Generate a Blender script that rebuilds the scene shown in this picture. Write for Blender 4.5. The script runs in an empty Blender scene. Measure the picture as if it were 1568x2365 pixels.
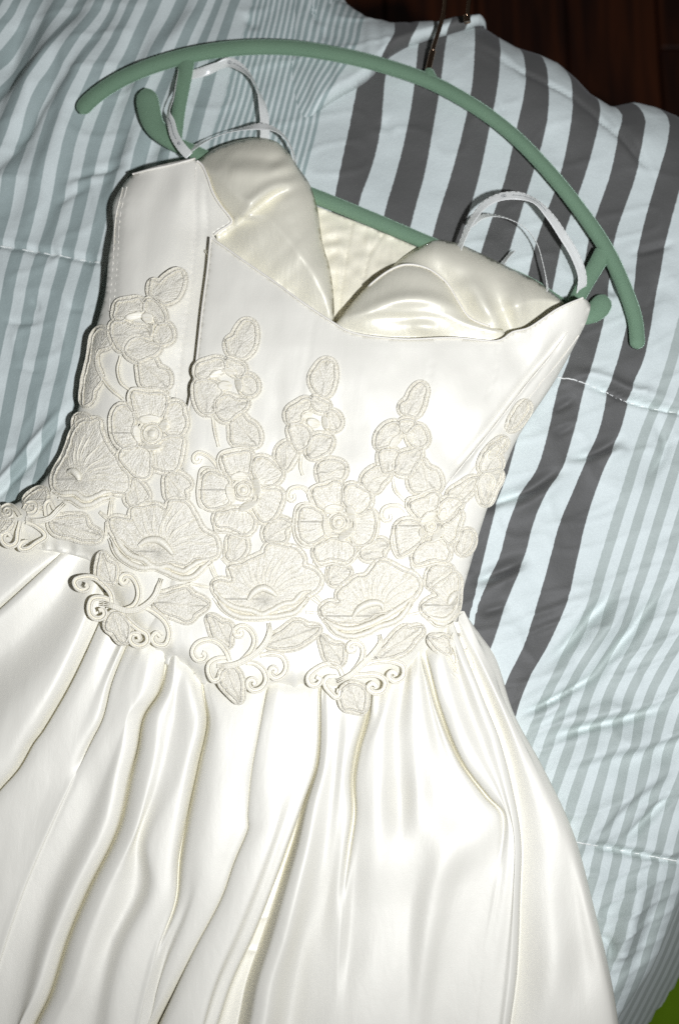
import bpy, bmesh, math, random
import numpy as np
from mathutils import Vector
from mathutils.geometry import delaunay_2d_cdt

random.seed(7); np.random.seed(7)
SC = bpy.context.scene
COL = SC.collection

# ------------------------------------------------------------------ camera
TILT = math.radians(12.0)
DIST = 0.78
LENS = 38.0
CAMH = DIST * math.cos(TILT)
CAMY = -DIST * math.sin(TILT)
cam_d = bpy.data.cameras.new("camera")
cam = bpy.data.objects.new("camera", cam_d); COL.objects.link(cam)
cam.location = (0, CAMY, CAMH)
cam.rotation_euler = (TILT, 0, 0)
cam_d.sensor_fit = 'VERTICAL'; cam_d.sensor_height = 36.0; cam_d.lens = LENS
cam_d.clip_start = 0.02; cam_d.clip_end = 60
cam_d.dof.use_dof = True; cam_d.dof.focus_distance = 0.75; cam_d.dof.aperture_fstop = 4.0
SC.camera = cam

# ------------------------------------------------------------------ world, flash, exposure
world = bpy.data.worlds.new("World"); SC.world = world; world.use_nodes = True
world.node_tree.nodes["Background"].inputs[0].default_value = (0.9, 0.85, 0.8, 1)
world.node_tree.nodes["Background"].inputs[1].default_value = 0.035
fl = bpy.data.lights.new("camera_flash", 'SPOT')
fl.spot_size = math.radians(140); fl.spot_blend = 1.0; fl.shadow_soft_size = 0.016
fl.energy = 29.6; fl.color = (0.91, 0.93, 1.0)
flo = bpy.data.objects.new("camera_flash", fl); COL.objects.link(flo)
flo.location = (0.155, CAMY - 0.03, CAMH - 0.01)
_aim = Vector((-0.06, 0.26, 0.0)) - Vector(flo.location)
flo.rotation_euler = _aim.to_track_quat('-Z', 'Y').to_euler()
SC.view_settings.view_transform = 'Standard'; SC.view_settings.look = 'None'
SC.view_settings.exposure = 0.0; SC.view_settings.gamma = 1.0
SC.view_settings.use_curve_mapping = False
SC.render.engine = 'CYCLES'
SC.cycles.max_bounces = 10; SC.cycles.diffuse_bounces = 8
SC.cycles.use_denoising = False

# ------------------------------------------------------------------ bed-plane measuring
# points on the bed are measured in plan units (u to the right, v towards the viewer), about 0.31 mm each
FPX = LENS / 36.0 * 2365.0
CX, CY = 784.0, 1182.5
ct, st = math.cos(TILT), math.sin(TILT)
def plan(pts, z):
    """(n,2) plan positions at heights z (m) above the bed -> (n,3) world points"""
    pts = np.asarray(pts, float).reshape(-1, 2)
    z = np.broadcast_to(np.asarray(z, float), (len(pts),))
    a = (pts[:, 0] - CX) / FPX; b = -(pts[:, 1] - CY) / FPX
    dx = a; dy = b * ct + st; dz = b * st - ct
    t = (z - CAMH) / dz
    return np.stack([dx * t, CAMY + dy * t, z], 1)
def crop(x0, y0, k):
    def f(*pts):
        return [((x0 + p[0] / k) * 0.765625, (y0 + p[1] / k) * 0.765625) for p in pts]
    return f
c1 = crop(200, 780, 3.136); c2 = crop(550, 930, 3.136); c3 = crop(1000, 1100, 3.136)
c4 = crop(0, 1250, 3.136); c5 = crop(300, 1400, 3.136); c6 = crop(500, 1350, 3.136)
c7 = crop(850, 1400, 3.136); c8 = crop(1100, 1400, 3.136)
e1 = crop(200, 1650, 3.136); e2 = crop(550, 1700, 3.136); e3 = crop(850, 1700, 2.613)
q3 = crop(1348, 1100, 2.24); q8 = crop(0, 700, 2.613)

# ------------------------------------------------------------------ numeric helpers
def catmull(pts, n, closed=False):
    """resample a polyline of any dimension as a smooth curve with n points (even arc length)"""
    p = np.asarray(pts, float)
    if p.ndim == 1: p = p[:, None]
    m = len(p)
    if closed: q = np.vstack([p[-1], p, p[0], p[1]])
    else: q = np.vstack([2 * p[0] - p[1], p, 2 * p[-1] - p[-2]])
    segs = m if closed else m - 1
    out = []
    K = 12
    for i in range(segs):
        a, b, c, d = q[i], q[i + 1], q[i + 2], q[i + 3]
        t = (np.arange(K) / K)[:, None]
        # tangents limited so uneven spacing does not overshoot
        lb = np.linalg.norm(c - b) + 1e-9
        la = np.linalg.norm(b - a) + 1e-9; lc = np.linalg.norm(d - c) + 1e-9
        m1 = ((b - a) / la + (c - b) / lb) * 0.5 * lb * min(1, 1.6 * la / lb)
        m2 = ((c - b) / lb + (d - c) / lc) * 0.5 * lb * min(1, 1.6 * lc / lb)
        h = t * t
        out.append((2 * t * h - 3 * h + 1) * b + (t * h - 2 * h + t) * m1 + (-2 * t * h + 3 * h) * c + (t * h - h) * m2)
    out = np.vstack(out + [[p[0] if closed else p[-1]]])
    s = np.r_[0, np.cumsum(np.linalg.norm(np.diff(out, axis=0), axis=1))]
    u = np.linspace(0, s[-1], n + 1)[:-1] if closed else np.linspace(0, s[-1], n)
    return np.stack([np.interp(u, s, out[:, j]) for j in range(out.shape[1])], 1)
def seglen(p):
    p = np.asarray(p, float); return np.linalg.norm(np.diff(p, axis=0), axis=1).sum()
def dist_line(P, line):
    """distance of points P to a polyline, and the 0..1 place along it"""
    P = np.asarray(P, float); L = np.asarray(line, float)
    best = np.full(len(P), 1e9); where = np.zeros(len(P))
    s = np.r_[0, np.cumsum(np.linalg.norm(np.diff(L, axis=0), axis=1))]
    for i in range(len(L) - 1):
        a, b = L[i], L[i + 1]; ab = b - a; l2 = (ab @ ab) + 1e-12
        t = np.clip(((P - a) @ ab) / l2, 0, 1)
        d = np.linalg.norm(P - (a + t[:, None] * ab), axis=1)
        k = d < best
        best[k] = d[k]; where[k] = (s[i] + t[k] * (s[i + 1] - s[i])) / s[-1]
    return best, where
def side_line(P, line):
    """signed distance: positive to the right of the direction of travel (v points down)"""
    P = np.asarray(P, float); L = np.asarray(line, float)
    best = np.full(len(P), 1e9); sg = np.ones(len(P))
    for i in range(len(L) - 1):
        a, b = L[i], L[i + 1]; ab = b - a; l2 = (ab @ ab) + 1e-12
        t = np.clip(((P - a) @ ab) / l2, 0, 1)
        v = P - (a + t[:, None] * ab); d = np.linalg.norm(v, axis=1)
        k = d < best
        cr = ab[0] * (P[:, 1] - a[1]) - ab[1] * (P[:, 0] - a[0])
        best[k] = d[k]; sg[k] = np.where(cr[k] > 0, -1, 1)
    return best * sg
def inside(P, poly):
    P = np.asarray(P, float); L = np.asarray(poly, float)
    r = np.zeros(len(P), bool); j = len(L) - 1
    for i in range(len(L)):
        yi, yj = L[i, 1], L[j, 1]
        c = (yi > P[:, 1]) != (yj > P[:, 1])
        xx = (L[j, 0] - L[i, 0]) * (P[:, 1] - yi) / (yj - yi + 1e-12) + L[i, 0]
        r ^= c & (P[:, 0] < xx); j = i
    return r
_perm = np.random.RandomState(3).permutation(512); _perm = np.r_[_perm, _perm]
_val = np.random.RandomState(4).uniform(-1, 1, 512)
def noise2(x, y, seed=0):
    x = np.asarray(x, float) + seed * 17.3; y = np.asarray(y, float) + seed * 9.1
    xi = np.floor(x).astype(int); yi = np.floor(y).astype(int); fx = x - xi; fy = y - yi
    fx = fx * fx * fx * (fx * (fx * 6 - 15) + 10); fy = fy * fy * fy * (fy * (fy * 6 - 15) + 10)
    def v(a, b): return _val[_perm[(_perm[a & 511] + b) & 511]]
    return (v(xi, yi) * (1 - fx) + v(xi + 1, yi) * fx) * (1 - fy) + (v(xi, yi + 1) * (1 - fx) + v(xi + 1, yi + 1) * fx) * fy
def sstep(a, b, x):
    t = np.clip((x - a) / (b - a), 0, 1); return t * t * (3 - 2 * t)

# ------------------------------------------------------------------ object helpers
def link_mesh(name, verts, faces, mat, parent=None, smooth=True, uv=None):
    me = bpy.data.meshes.new(name)
    me.from_pydata([tuple(map(float, v)) for v in verts], [], [tuple(int(i) for i in f) for f in faces])
    if uv is not None:
        l = me.uv_layers.new(name="UVMap")
        idx = np.empty(len(me.loops), int); me.loops.foreach_get("vertex_index", idx)
        l.data.foreach_set("uv", np.asarray(uv, float)[idx].ravel())
    me.update()
    if smooth: me.polygons.foreach_set("use_smooth", [True] * len(me.polygons))
    me.materials.append(mat)
    o = bpy.data.objects.new(name, me); COL.objects.link(o)
    if parent: o.parent = parent
    return o
def thing(name, label, cat, loc=(0, 0, 0), group=None):
    o = bpy.data.objects.new(name, None); COL.objects.link(o); o.location = loc
    o.empty_display_size = 0.05
    o["label"] = label; o["category"] = cat
    if group: o["group"] = group
    return o
def tri_fill(poly, step, densify=None):
    """triangulate a plan polygon with inner points; returns points (n,2), faces, densified outline"""
    poly = np.asarray(poly, float)
    n = max(8, int(seglen(np.vstack([poly, poly[:1]])) / (densify or step)))
    out = []
    ring = np.vstack([poly, poly[:1]])
    for i in range(len(poly)):
        a, b = ring[i], ring[i + 1]
        m = max(1, int(np.linalg.norm(b - a) / (densify or step)))
        out += [a + (b - a) * k / m for k in range(m)]
    out = np.array(out)
    lo, hi = poly.min(0), poly.max(0)
    gy = np.arange(lo[1], hi[1], step * 0.866)
    pts = []
    for r, y in enumerate(gy):
        x = np.arange(lo[0] + (step / 2 if r % 2 else 0), hi[0], step)
        pts.append(np.stack([x, np.full_like(x, y)], 1))
    pts = np.vstack(pts)
    pts = pts[inside(pts, poly)]
    d, _ = dist_line(pts, np.vstack([out, out[:1]])) if len(out) < 400 else (None, None)
    if d is None:
        d, _ = dist_line(pts, ring)
    pts = pts[d > step * 0.45]
    allp = np.vstack([out, pts])
    m = len(out)
    v, e, f, *_ = delaunay_2d_cdt([Vector(p) for p in allp], [(i, (i + 1) % m) for i in range(m)], [], 1, 1e-5)
    return np.array([(p.x, p.y) for p in v]), [tuple(t) for t in f], out
def sheet(name, poly, zf, mat, parent, step=8, wall=None, wall_z=0.0, thick=None, uv=None, closed_round=True):
    P, F, out = tri_fill(poly, step)
    V = plan(P, zf(P)); V = list(map(tuple, V)); F = [tuple(reversed(f)) for f in F]
    UV = list(map(tuple, P * 0.00031))
    if wall is not None:                      # a turned-down edge along a polyline of the outline
        w = np.asarray(wall, float); m = max(2, int(seglen(w) / step))
        L = []
        for i in range(len(w) - 1):
            k = max(1, int(np.linalg.norm(w[i + 1] - w[i]) / step))
            L += [w[i] + (w[i + 1] - w[i]) * j / k for j in range(k)]
        L = np.array(L + [w[-1]])
        zt = zf(L); rows = []
        for r in range(4):
            z = zt + (np.minimum(wall_z, zt) - zt) * r / 3
            base = len(V); V += list(map(tuple, plan(L, zt)[:, :2].tolist())) and [tuple(np.r_[a[:2], zz]) for a, zz in zip(plan(L, zt), z)]
            UV += list(map(tuple, L * 0.00031)); rows.append(base)
        for r in range(3):
            for i in range(len(L) - 1):
                F.append((rows[r] + i, rows[r] + i + 1, rows[r + 1] + i + 1, rows[r + 1] + i))
    o = link_mesh(name, V, F, mat, parent, uv=UV)
    if wall is not None:
        bm = bmesh.new(); bm.from_mesh(o.data); bmesh.ops.remove_doubles(bm, verts=bm.verts, dist=1e-5)
        bmesh.ops.recalc_face_normals(bm, faces=bm.faces)
        bm.to_mesh(o.data); bm.free()
    if thick:
        md = o.modifiers.new("cloth_thickness", 'SOLIDIFY'); md.thickness = thick; md.offset = -1
    return o
def tube_data(path, rx, rz, seg=8, closed=False, up=(0, 0, 1)):
    """a tube round a 3-D path; rx = half width in the bed plane, rz = half height; radii may vary"""
    path = np.asarray(path, float); n = len(path)
    rx = np.broadcast_to(np.asarray(rx, float), (n,)); rz = np.broadcast_to(np.asarray(rz, float), (n,))
    T = np.gradient(path, axis=0) if not closed else np.roll(path, -1, 0) - np.roll(path, 1, 0)
    T /= np.linalg.norm(T, axis=1)[:, None] + 1e-12
    U = np.asarray(up, float)
    S = np.cross(T, U); S /= np.linalg.norm(S, axis=1)[:, None] + 1e-12
    N = np.cross(S, T)
    a = np.arange(seg) / seg * 2 * math.pi
    V = (path[:, None, :] + S[:, None, :] * (np.cos(a)[None, :, None] * rx[:, None, None]) + N[:, None, :] * (np.sin(a)[None, :, None] * rz[:, None, None])).reshape(-1, 3)
    F = []
    m = n if closed else n - 1
    for i in range(m):
        j = (i + 1) % n
        for k in range(seg):
            k2 = (k + 1) % seg
            F.append((i * seg + k, i * seg + k2, j * seg + k2, j * seg + k))
    if not closed:
        F.append(tuple(range(seg))); F.append(tuple((n - 1) * seg + k for k in reversed(range(seg))))
    return V, F
class Soup:
    def __init__(self): self.V = []; self.F = []; self.U = []
    def add(self, V, F, uv=None):
        b = len(self.V); V = [tuple(v) for v in V]; self.V += V; self.F += [tuple(i + b for i in f) for f in F]
        self.U += [tuple(u) for u in uv] if uv is not None else [(0.0, 0.0)] * len(V)
    def tube(self, path, rx, rz, seg=8, closed=False):
        path = np.asarray(path, float)
        V, F = tube_data(path, rx, rz, seg, closed)
        L = np.r_[0, np.cumsum(np.linalg.norm(np.diff(path, axis=0), axis=1))]
        self.add(V, F, np.stack([np.tile(np.arange(seg) * 0.0003, len(path)), np.repeat(L, seg)], 1))
    def build(self, name, mat, parent=None): return link_mesh(name, self.V, self.F, mat, parent, uv=self.U)

# ------------------------------------------------------------------ materials
def new_mat(name):
    m = bpy.data.materials.new(name); m.use_nodes = True
    nt = m.node_tree; b = nt.nodes["Principled BSDF"]
    return m, nt, b
def nd(nt, kind, **kw):
    n = nt.nodes.new(kind)
    for k, v in kw.items():
        if hasattr(n, k): setattr(n, k, v)
        else: n.inputs[k].default_value = v
    return n
def bump(nt, b, height_socket, strength, dist):
    bp = nt.nodes.new("ShaderNodeBump"); bp.inputs["Strength"].default_value = strength; bp.inputs["Distance"].default_value = dist
    nt.links.new(height_socket, bp.inputs["Height"]); nt.links.new(bp.outputs[0], b.inputs["Normal"])
    return bp
def weave(nt, coord, scale):
    """fine cloth grain: noise stretched in two directions"""
    n = nd(nt, "ShaderNodeTexNoise", Scale=scale, Detail=3.0, Roughness=0.6)
    nt.links.new(coord, n.inputs["Vector"]); return n
def cloth(name, col, rough, spec=0.5, sheen=0.0, grain=900, gstr=0.15, var=0.03, aniso=0.0, fibre=0.0, crease=0.0):
    m, nt, b = new_mat(name)
    tc = nt.nodes.new("ShaderNodeTexCoord")
    big = nd(nt, "ShaderNodeTexNoise", Scale=14.0, Detail=3.0); nt.links.new(tc.outputs["Object"], big.inputs["Vector"])
    mix = nt.nodes.new("ShaderNodeMix"); mix.data_type = 'RGBA'
    mix.inputs[6].default_value = (*[c * (1 - var) for c in col], 1); mix.inputs[7].default_value = (*[min(1, c * (1 + var)) for c in col], 1)
    nt.links.new(big.outputs[0], mix.inputs[0]); nt.links.new(mix.outputs[2], b.inputs["Base Color"])
    b.inputs["Roughness"].default_value = rough; b.inputs["Specular IOR Level"].default_value = spec
    b.inputs["Sheen Weight"].default_value = sheen; b.inputs["Sheen Roughness"].default_value = 0.4
    b.inputs["Anisotropic"].default_value = aniso
    b.inputs["Metallic"].default_value = fibre
    g = weave(nt, tc.outputs["Object"], grain)
    bp = bump(nt, b, g.outputs[0], gstr, 0.0006)
    if crease:                                    # faint pull lines and handling creases
        mp = nt.nodes.new("ShaderNodeMapping"); mp.inputs["Scale"].default_value = (70, 26, 40); mp.inputs["Rotation"].default_value = (0, 0, 0.3)
        nt.links.new(tc.outputs["Object"], mp.inputs[0])
        c2 = nd(nt, "ShaderNodeTexNoise", Scale=1.0, Detail=5.0, Roughness=0.5, Distortion=0.2); nt.links.new(mp.outputs[0], c2.inputs["Vector"])
        b2 = nt.nodes.new("ShaderNodeBump"); b2.inputs["Strength"].default_value = crease; b2.inputs["Distance"].default_value = 0.0022
        nt.links.new(c2.outputs[0], b2.inputs["Height"]); nt.links.new(b2.outputs[0], bp.inputs["Normal"])
    return m
M_satin = cloth("ivory_satin", (0.85, 0.828, 0.725), 0.52, 0.4, 0.0, 1400, 0.10, fibre=0.10, crease=0.22)
M_lining = cloth("cream_lining_satin", (0.84, 0.81, 0.66), 0.42, 0.5, 0.0, 1400, 0.08, fibre=0.14, crease=0.5)
M_inner = cloth("cream_inner_lining", (0.84, 0.80, 0.64), 0.5, 0.4, 0.0, 700, 0.12)
M_ribbon = cloth("pale_satin_ribbon", (0.90, 0.91, 0.86), 0.25, 0.8, 0.0, 1500, 0.08); M_ribbon.node_tree.nodes["Principled BSDF"].inputs["Alpha"].default_value = 0.68
M_thread = cloth("white_thread", (0.86, 0.87, 0.82), 0.5, 0.4)
M_print = cloth("grey_ribbon_print", (0.16, 0.18, 0.19), 0.6, 0.2)
M_stitch = cloth("ivory_piping", (0.84, 0.81, 0.72), 0.5, 0.4, 0.0, 1500, 0.1)

def lace_mat(name, col, strength, thread, low):
    """embroidery: threads run along U of the patch, over a grainy net"""
    m, nt, b = new_mat(name)
    tc = nt.nodes.new("ShaderNodeTexCoord")
    uvn = nt.nodes.new("ShaderNodeUVMap"); uvn.uv_map = "UVMap"
    mp = nt.nodes.new("ShaderNodeMapping"); mp.inputs["Scale"].default_value = (130, 1150, 1); nt.links.new(uvn.outputs[0], mp.inputs[0])
    th = nd(nt, "ShaderNodeTexNoise", Scale=1.0, Detail=2.0, Roughness=0.5); nt.links.new(mp.outputs[0], th.inputs["Vector"])
    v = nd(nt, "ShaderNodeTexVoronoi", Scale=900.0, Randomness=1.0); nt.links.new(tc.outputs["Object"], v.inputs["Vector"])
    mr = nd(nt, "ShaderNodeMapRange"); mr.inputs[1].default_value = 0.3; mr.inputs[2].default_value = 0.68; nt.links.new(th.outputs[0], mr.inputs[0])
    ad = nd(nt, "ShaderNodeMath", operation='MULTIPLY_ADD'); ad.inputs[1].default_value = thread; nt.links.new(mr.outputs[0], ad.inputs[0])
    iv = nd(nt, "ShaderNodeMath", operation='MULTIPLY_ADD'); iv.inputs[1].default_value = -(1 - thread); iv.inputs[2].default_value = 1 - thread
    nt.links.new(v.outputs["Distance"], iv.inputs[0]); nt.links.new(iv.outputs[0], ad.inputs[2])
    cr = nt.nodes.new("ShaderNodeValToRGB")
    cr.color_ramp.elements[0].position = 0.15; cr.color_ramp.elements[0].color = (col[0] * low, col[1] * low * 0.98, col[2] * low * 0.9, 1)
    cr.color_ramp.elements[1].position = 0.62; cr.color_ramp.elements[1].color = (*col, 1)
    nt.links.new(ad.outputs[0], cr.inputs[0]); nt.links.new(cr.outputs[0], b.inputs["Base Color"])
    b.inputs["Roughness"].default_value = 0.45; b.inputs["Specular IOR Level"].default_value = 0.6
    bump(nt, b, ad.outputs[0], strength, 0.0009)
    return m
M_lace = lace_mat("lace_net_fill", (0.88, 0.845, 0.72), 0.8, 0.45, 0.79)
M_cord = lace_mat("lace_cord_thread", (0.90, 0.865, 0.735), 0.25, 0.8, 0.90)

def velvet():
    m, nt, b = new_mat("sage_green_flock")
    tc = nt.nodes.new("ShaderNodeTexCoord")
    n = nd(nt, "ShaderNodeTexNoise", Scale=1300.0, Detail=2.0); nt.links.new(tc.outputs["Object"], n.inputs["Vector"])
    n2 = nd(nt, "ShaderNodeTexNoise", Scale=22.0, Detail=4.0); nt.links.new(tc.outputs["Object"], n2.inputs["Vector"])
    mx = nt.nodes.new("ShaderNodeMix"); mx.data_type = 'RGBA'
    mx.inputs[6].default_value = (0.14, 0.24, 0.155, 1); mx.inputs[7].default_value = (0.215, 0.325, 0.215, 1)
    ad = nd(nt, "ShaderNodeMath", operation='MULTIPLY_ADD'); ad.inputs[1].default_value = 0.5
    nt.links.new(n.outputs[0], ad.inputs[0]); 
    h = nd(nt, "ShaderNodeMath", operation='MULTIPLY'); h.inputs[1].default_value = 0.5; nt.links.new(n2.outputs[0], h.inputs[0])
    nt.links.new(h.outputs[0], ad.inputs[2])
    nt.links.new(ad.outputs[0], mx.inputs[0]); nt.links.new(mx.outputs[2], b.inputs["Base Color"])
    b.inputs["Roughness"].default_value = 0.95; b.inputs["Specular IOR Level"].default_value = 0.1
    b.inputs["Sheen Weight"].default_value = 0.9; b.inputs["Sheen Roughness"].default_value = 0.35
    b.inputs["Sheen Tint"].default_value = (0.62, 0.85, 0.68, 1)
    bump(nt, b, n.outputs[0], 0.5, 0.0009)
    return m
M_velvet = velvet()

def metal():
    m, nt, b = new_mat("bronze_hook_metal")
    b.inputs["Base Color"].default_value = (0.42, 0.29, 0.20, 1); b.inputs["Metallic"].default_value = 1.0
    tc = nt.nodes.new("ShaderNodeTexCoord")
    n = nd(nt, "ShaderNodeTexNoise", Scale=300.0); nt.links.new(tc.outputs["Object"], n.inputs["Vector"])
    mr = nd(nt, "ShaderNodeMapRange"); mr.inputs[3].default_value = 0.12; mr.inputs[4].default_value = 0.26
    nt.links.new(n.outputs[0], mr.inputs[0]); nt.links.new(mr.outputs[0], b.inputs["Roughness"])
    return m
M_metal = metal()

def stripes():
    """printed cotton: u < 0 grey and white bars, 0..16 pinstripes, 16..24 wide charcoal bars, beyond that grey bars"""
    m, nt, b = new_mat("striped_cotton")
    uvn = nt.nodes.new("ShaderNodeUVMap"); uvn.uv_map = "UVMap"
    sp = nt.nodes.new("ShaderNodeSeparateXYZ"); nt.links.new(uvn.outputs[0], sp.inputs[0])
    def mth(op, a, b_=None, c_=None):
        n = nt.nodes.new("ShaderNodeMath"); n.operation = op
        for i, s in enumerate((a, b_, c_)):
            if s is None: continue
            if isinstance(s, (int, float)): n.inputs[i].default_value = s
            else: nt.links.new(s, n.inputs[i])
        return n.outputs[0]
    tc = nt.nodes.new("ShaderNodeTexCoord")
    fuzz = nd(nt, "ShaderNodeTexNoise", Scale=420.0, Detail=2.0); nt.links.new(tc.outputs["Object"], fuzz.inputs["Vector"])
    u = mth('ADD', sp.outputs[0], mth('MULTIPLY', mth('SUBTRACT', fuzz.outputs[0], 0.5), 0.02))
    fr = mth('FRACT', mth('ADD', u, 100.0))
    soft = 0.02
    def band(x, lo, hi, s=soft):
        a = nt.nodes.new("ShaderNodeMapRange"); a.interpolation_type = 'SMOOTHSTEP'
        nt.links.new(x, a.inputs[0]); a.inputs[1].default_value = lo - s; a.inputs[2].default_value = lo + s
        c = nt.nodes.new("ShaderNodeMapRange"); c.interpolation_type = 'SMOOTHSTEP'
        nt.links.new(x, c.inputs[0]); c.inputs[1].default_value = hi - s; c.inputs[2].default_value = hi + s
        c.inputs[3].default_value = 1; c.inputs[4].default_value = 0
        return mth('MULTIPLY', a.outputs[0], c.outputs[0])
    frA = mth('FRACT', mth('ADD', u, 100.30))
    barA = mth('MULTIPLY', band(frA, 0.25, 0.77), band(u, -60, -0.04))
    barF = mth('MULTIPLY', band(fr, 0.0, 0.56, 0.09), band(u, -0.02, 15.9))
    barD = mth('MULTIPLY', band(fr, 0.0, 0.5, 0.012), band(u, 16.8, 23.7))
    barB = mth('MULTIPLY', band(fr, 0.0, 0.5, 0.03), band(u, 23.9, 90))
    white = (0.645, 0.71, 0.68, 1); grey = (0.335, 0.405, 0.385, 1); greyF = (0.335, 0.418, 0.398, 1); dark = (0.106, 0.106, 0.099, 1); greyB = (0.42, 0.475, 0.44, 1)
    col = None
    def lay(prev, c, fac):
        mx = nt.nodes.new("ShaderNodeMix"); mx.data_type = 'RGBA'
        if isinstance(prev, tuple): mx.inputs[6].default_value = prev
        else: nt.links.new(prev, mx.inputs[6])
        mx.inputs[7].default_value = c; nt.links.new(fac, mx.inputs[0]); return mx.outputs[2]
    col = lay(white, grey, barA); col = lay(col, greyF, barF); col = lay(col, dark, barD); col = lay(col, greyB, barB)
    gr = nd(nt, "ShaderNodeTexNoise", Scale=900.0, Detail=3.0); nt.links.new(tc.outputs["Object"], gr.inputs["Vector"])
    hs = nt.nodes.new("ShaderNodeHueSaturation"); nt.links.new(col, hs.inputs["Color"])
    nt.links.new(mth('MULTIPLY_ADD', gr.outputs[0], 0.22, 0.89), hs.inputs["Value"])
    nt.links.new(hs.outputs[0], b.inputs["Base Color"])
    b.inputs["Roughness"].default_value = 0.62; b.inputs["Specular IOR Level"].default_value = 0.35
    b.inputs["Sheen Weight"].default_value = 0.1
    w2 = nd(nt, "ShaderNodeTexNoise", Scale=38.0, Detail=7.0, Roughness=0.55); nt.links.new(tc.outputs["Object"], w2.inputs["Vector"])
    bump(nt, b, mth('ADD', mth('MULTIPLY', gr.outputs[0], 0.12), w2.outputs[0]), 0.5, 0.0024)
    return m
M_stripe = stripes()

def wood():
    m, nt, b = new_mat("reddish_floor_board")
    tc = nt.nodes.new("ShaderNodeTexCoord"); mp = nt.nodes.new("ShaderNodeMapping"); mp.inputs["Scale"].default_value = (30, 2.5, 10)
    nt.links.new(tc.outputs["Object"], mp.inputs[0])
    n = nd(nt, "ShaderNodeTexNoise", Scale=1.6, Detail=6.0, Distortion=0.6); nt.links.new(mp.outputs[0], n.inputs["Vector"])
    oi = nt.nodes.new("ShaderNodeObjectInfo")
    cr = nt.nodes.new("ShaderNodeValToRGB")
    cr.color_ramp.elements[0].position = 0.3; cr.color_ramp.elements[0].color = (0.016, 0.004, 0.0015, 1)
    cr.color_ramp.elements[1].position = 0.75; cr.color_ramp.elements[1].color = (0.085, 0.021, 0.005, 1)
    ad = nd(nt, "ShaderNodeMath", operation='MULTIPLY_ADD'); ad.inputs[1].default_value = 0.2
    nt.links.new(oi.outputs["Random"], ad.inputs[0]); nt.links.new(n.outputs[0], ad.inputs[2])
    sb = nd(nt, "ShaderNodeMath", operation='SUBTRACT'); sb.inputs[1].default_value = 0.17; nt.links.new(ad.outputs[0], sb.inputs[0])
    nt.links.new(sb.outputs[0], cr.inputs[0]); nt.links.new(cr.outputs[0], b.inputs["Base Color"])
    b.inputs["Roughness"].default_value = 0.4
    return m
M_wood = wood()
M_gap = cloth("dark_floor_gap", (0.02, 0.01, 0.006), 0.9, 0.1)
M_green = cloth("grass_green_fleece", (0.085, 0.155, 0.004), 0.9, 0.1, 0.3, 500, 0.6, 0.35)


# ================================================================== SETTING
FLOOR_Z = -0.50
fw = 5.0
floor = link_mesh("floor", [(-fw, -fw, FLOOR_Z - 0.012), (fw, -fw, FLOOR_Z - 0.012), (fw, fw, FLOOR_Z - 0.012), (-fw, fw, FLOOR_Z - 0.012)], [(0, 1, 2, 3)], M_gap, smooth=False)
floor["kind"] = "structure"
def board_mesh(w, l):
    bm = bmesh.new(); bmesh.ops.create_cube(bm, size=1.0)
    bmesh.ops.scale(bm, vec=(w, l, 0.014), verts=bm.verts)
    bmesh.ops.bevel(bm, geom=bm.edges[:], offset=0.002, segments=1, affect='EDGES')
    me = bpy.data.meshes.new("plank"); bm.to_mesh(me); bm.free(); me.materials.append(M_wood); return me
bmesh_plank = board_mesh(0.117, 1.4)
for ix in range(-8, 20):
    for iy in range(-1, 3):
        o = bpy.data.objects.new("plank", bmesh_plank); COL.objects.link(o); o.parent = floor
        o.location = (ix * 0.12, -0.5 + iy * 1.403 + (ix * 0.37 % 1.0) * 1.1, FLOOR_Z - 0.007)

# ---- comforter -----------------------------------------------------
EDGE = catmull([(-1700, -700), (300, -620), (690, -260), (800, -40), (862, 10), (930, 22), (1040, 22), (1095, 8), (1190, 62), (1290, 98),
                (1352, 150), (1400, 200), (1425, 207), (1470, 196), (1505, 202), (1572, 224), (1700, 330), (1790, 700), (1790, 1300),
                (1700, 1800), (1602, 2080), (1535, 2240), (1465, 2350), (1400, 2460), (1330, 3300), (0, 3420), (-1500, 3300), (-1800, 1500)], 260, closed=True)
# rails of the printed stripes: (u value, polyline in plan units)
RAILS = []
A0 = [563, 521, 488, 448, 393, 337, 301, 266, 222, 178, 116, 67, 34, -12]
A1 = [478, 419, 367, 311, 253, 197, 144, 84, 29, -26, -80, -134, -188, -242]
for k in range(14):
    a2 = 424 - 56 * k if k > 3 else [424, 368, 312, 256][k]
    RAILS.append((-0.30 - k, [(A0[k] + 60, -150), (A0[k], 0), (A1[k], 306), (a2, 513), (a2 - 147, 1150), (a2 - 420, 2365)]))
RAILS.append((0.0, [(620, -150), (584, 0), (564, 84), (540, 153), (519, 239), (495, 304), (445, 513), (300, 1150), (20, 2365)]))
RAILS.append((16.0, [(800, -150), (792, 0), (770, 150), (749, 239), (738, 304), (700, 450), (640, 700), (520, 1150), (230, 2365)]))
def dk(n, L, R):
    RAILS.append((16.0 + n, L)); RAILS.append((16.5 + n, R))
dk(1, [(880, -150), (866, 0), (840, 120), (826, 190), (804, 300), (784, 400), (772, 460), (720, 700), (610, 1150), (300, 2365)],
      [(940, -150), (926, 0), (900, 120), (888, 190), (879, 300), (854, 400), (832, 460), (780, 700), (665, 1150), (350, 2365)])
dk(2, [(1010, -150), (985, 0), (966, 100), (956, 200), (939, 300), (914, 400), (891, 480), (840, 700), (720, 1150), (410, 2365)],
      [(1065, -150), (1048, 0), (1029, 100), (1016, 200), (999, 300), (981, 400), (959, 480), (905, 700), (775, 1150), (460, 2365)])
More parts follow.
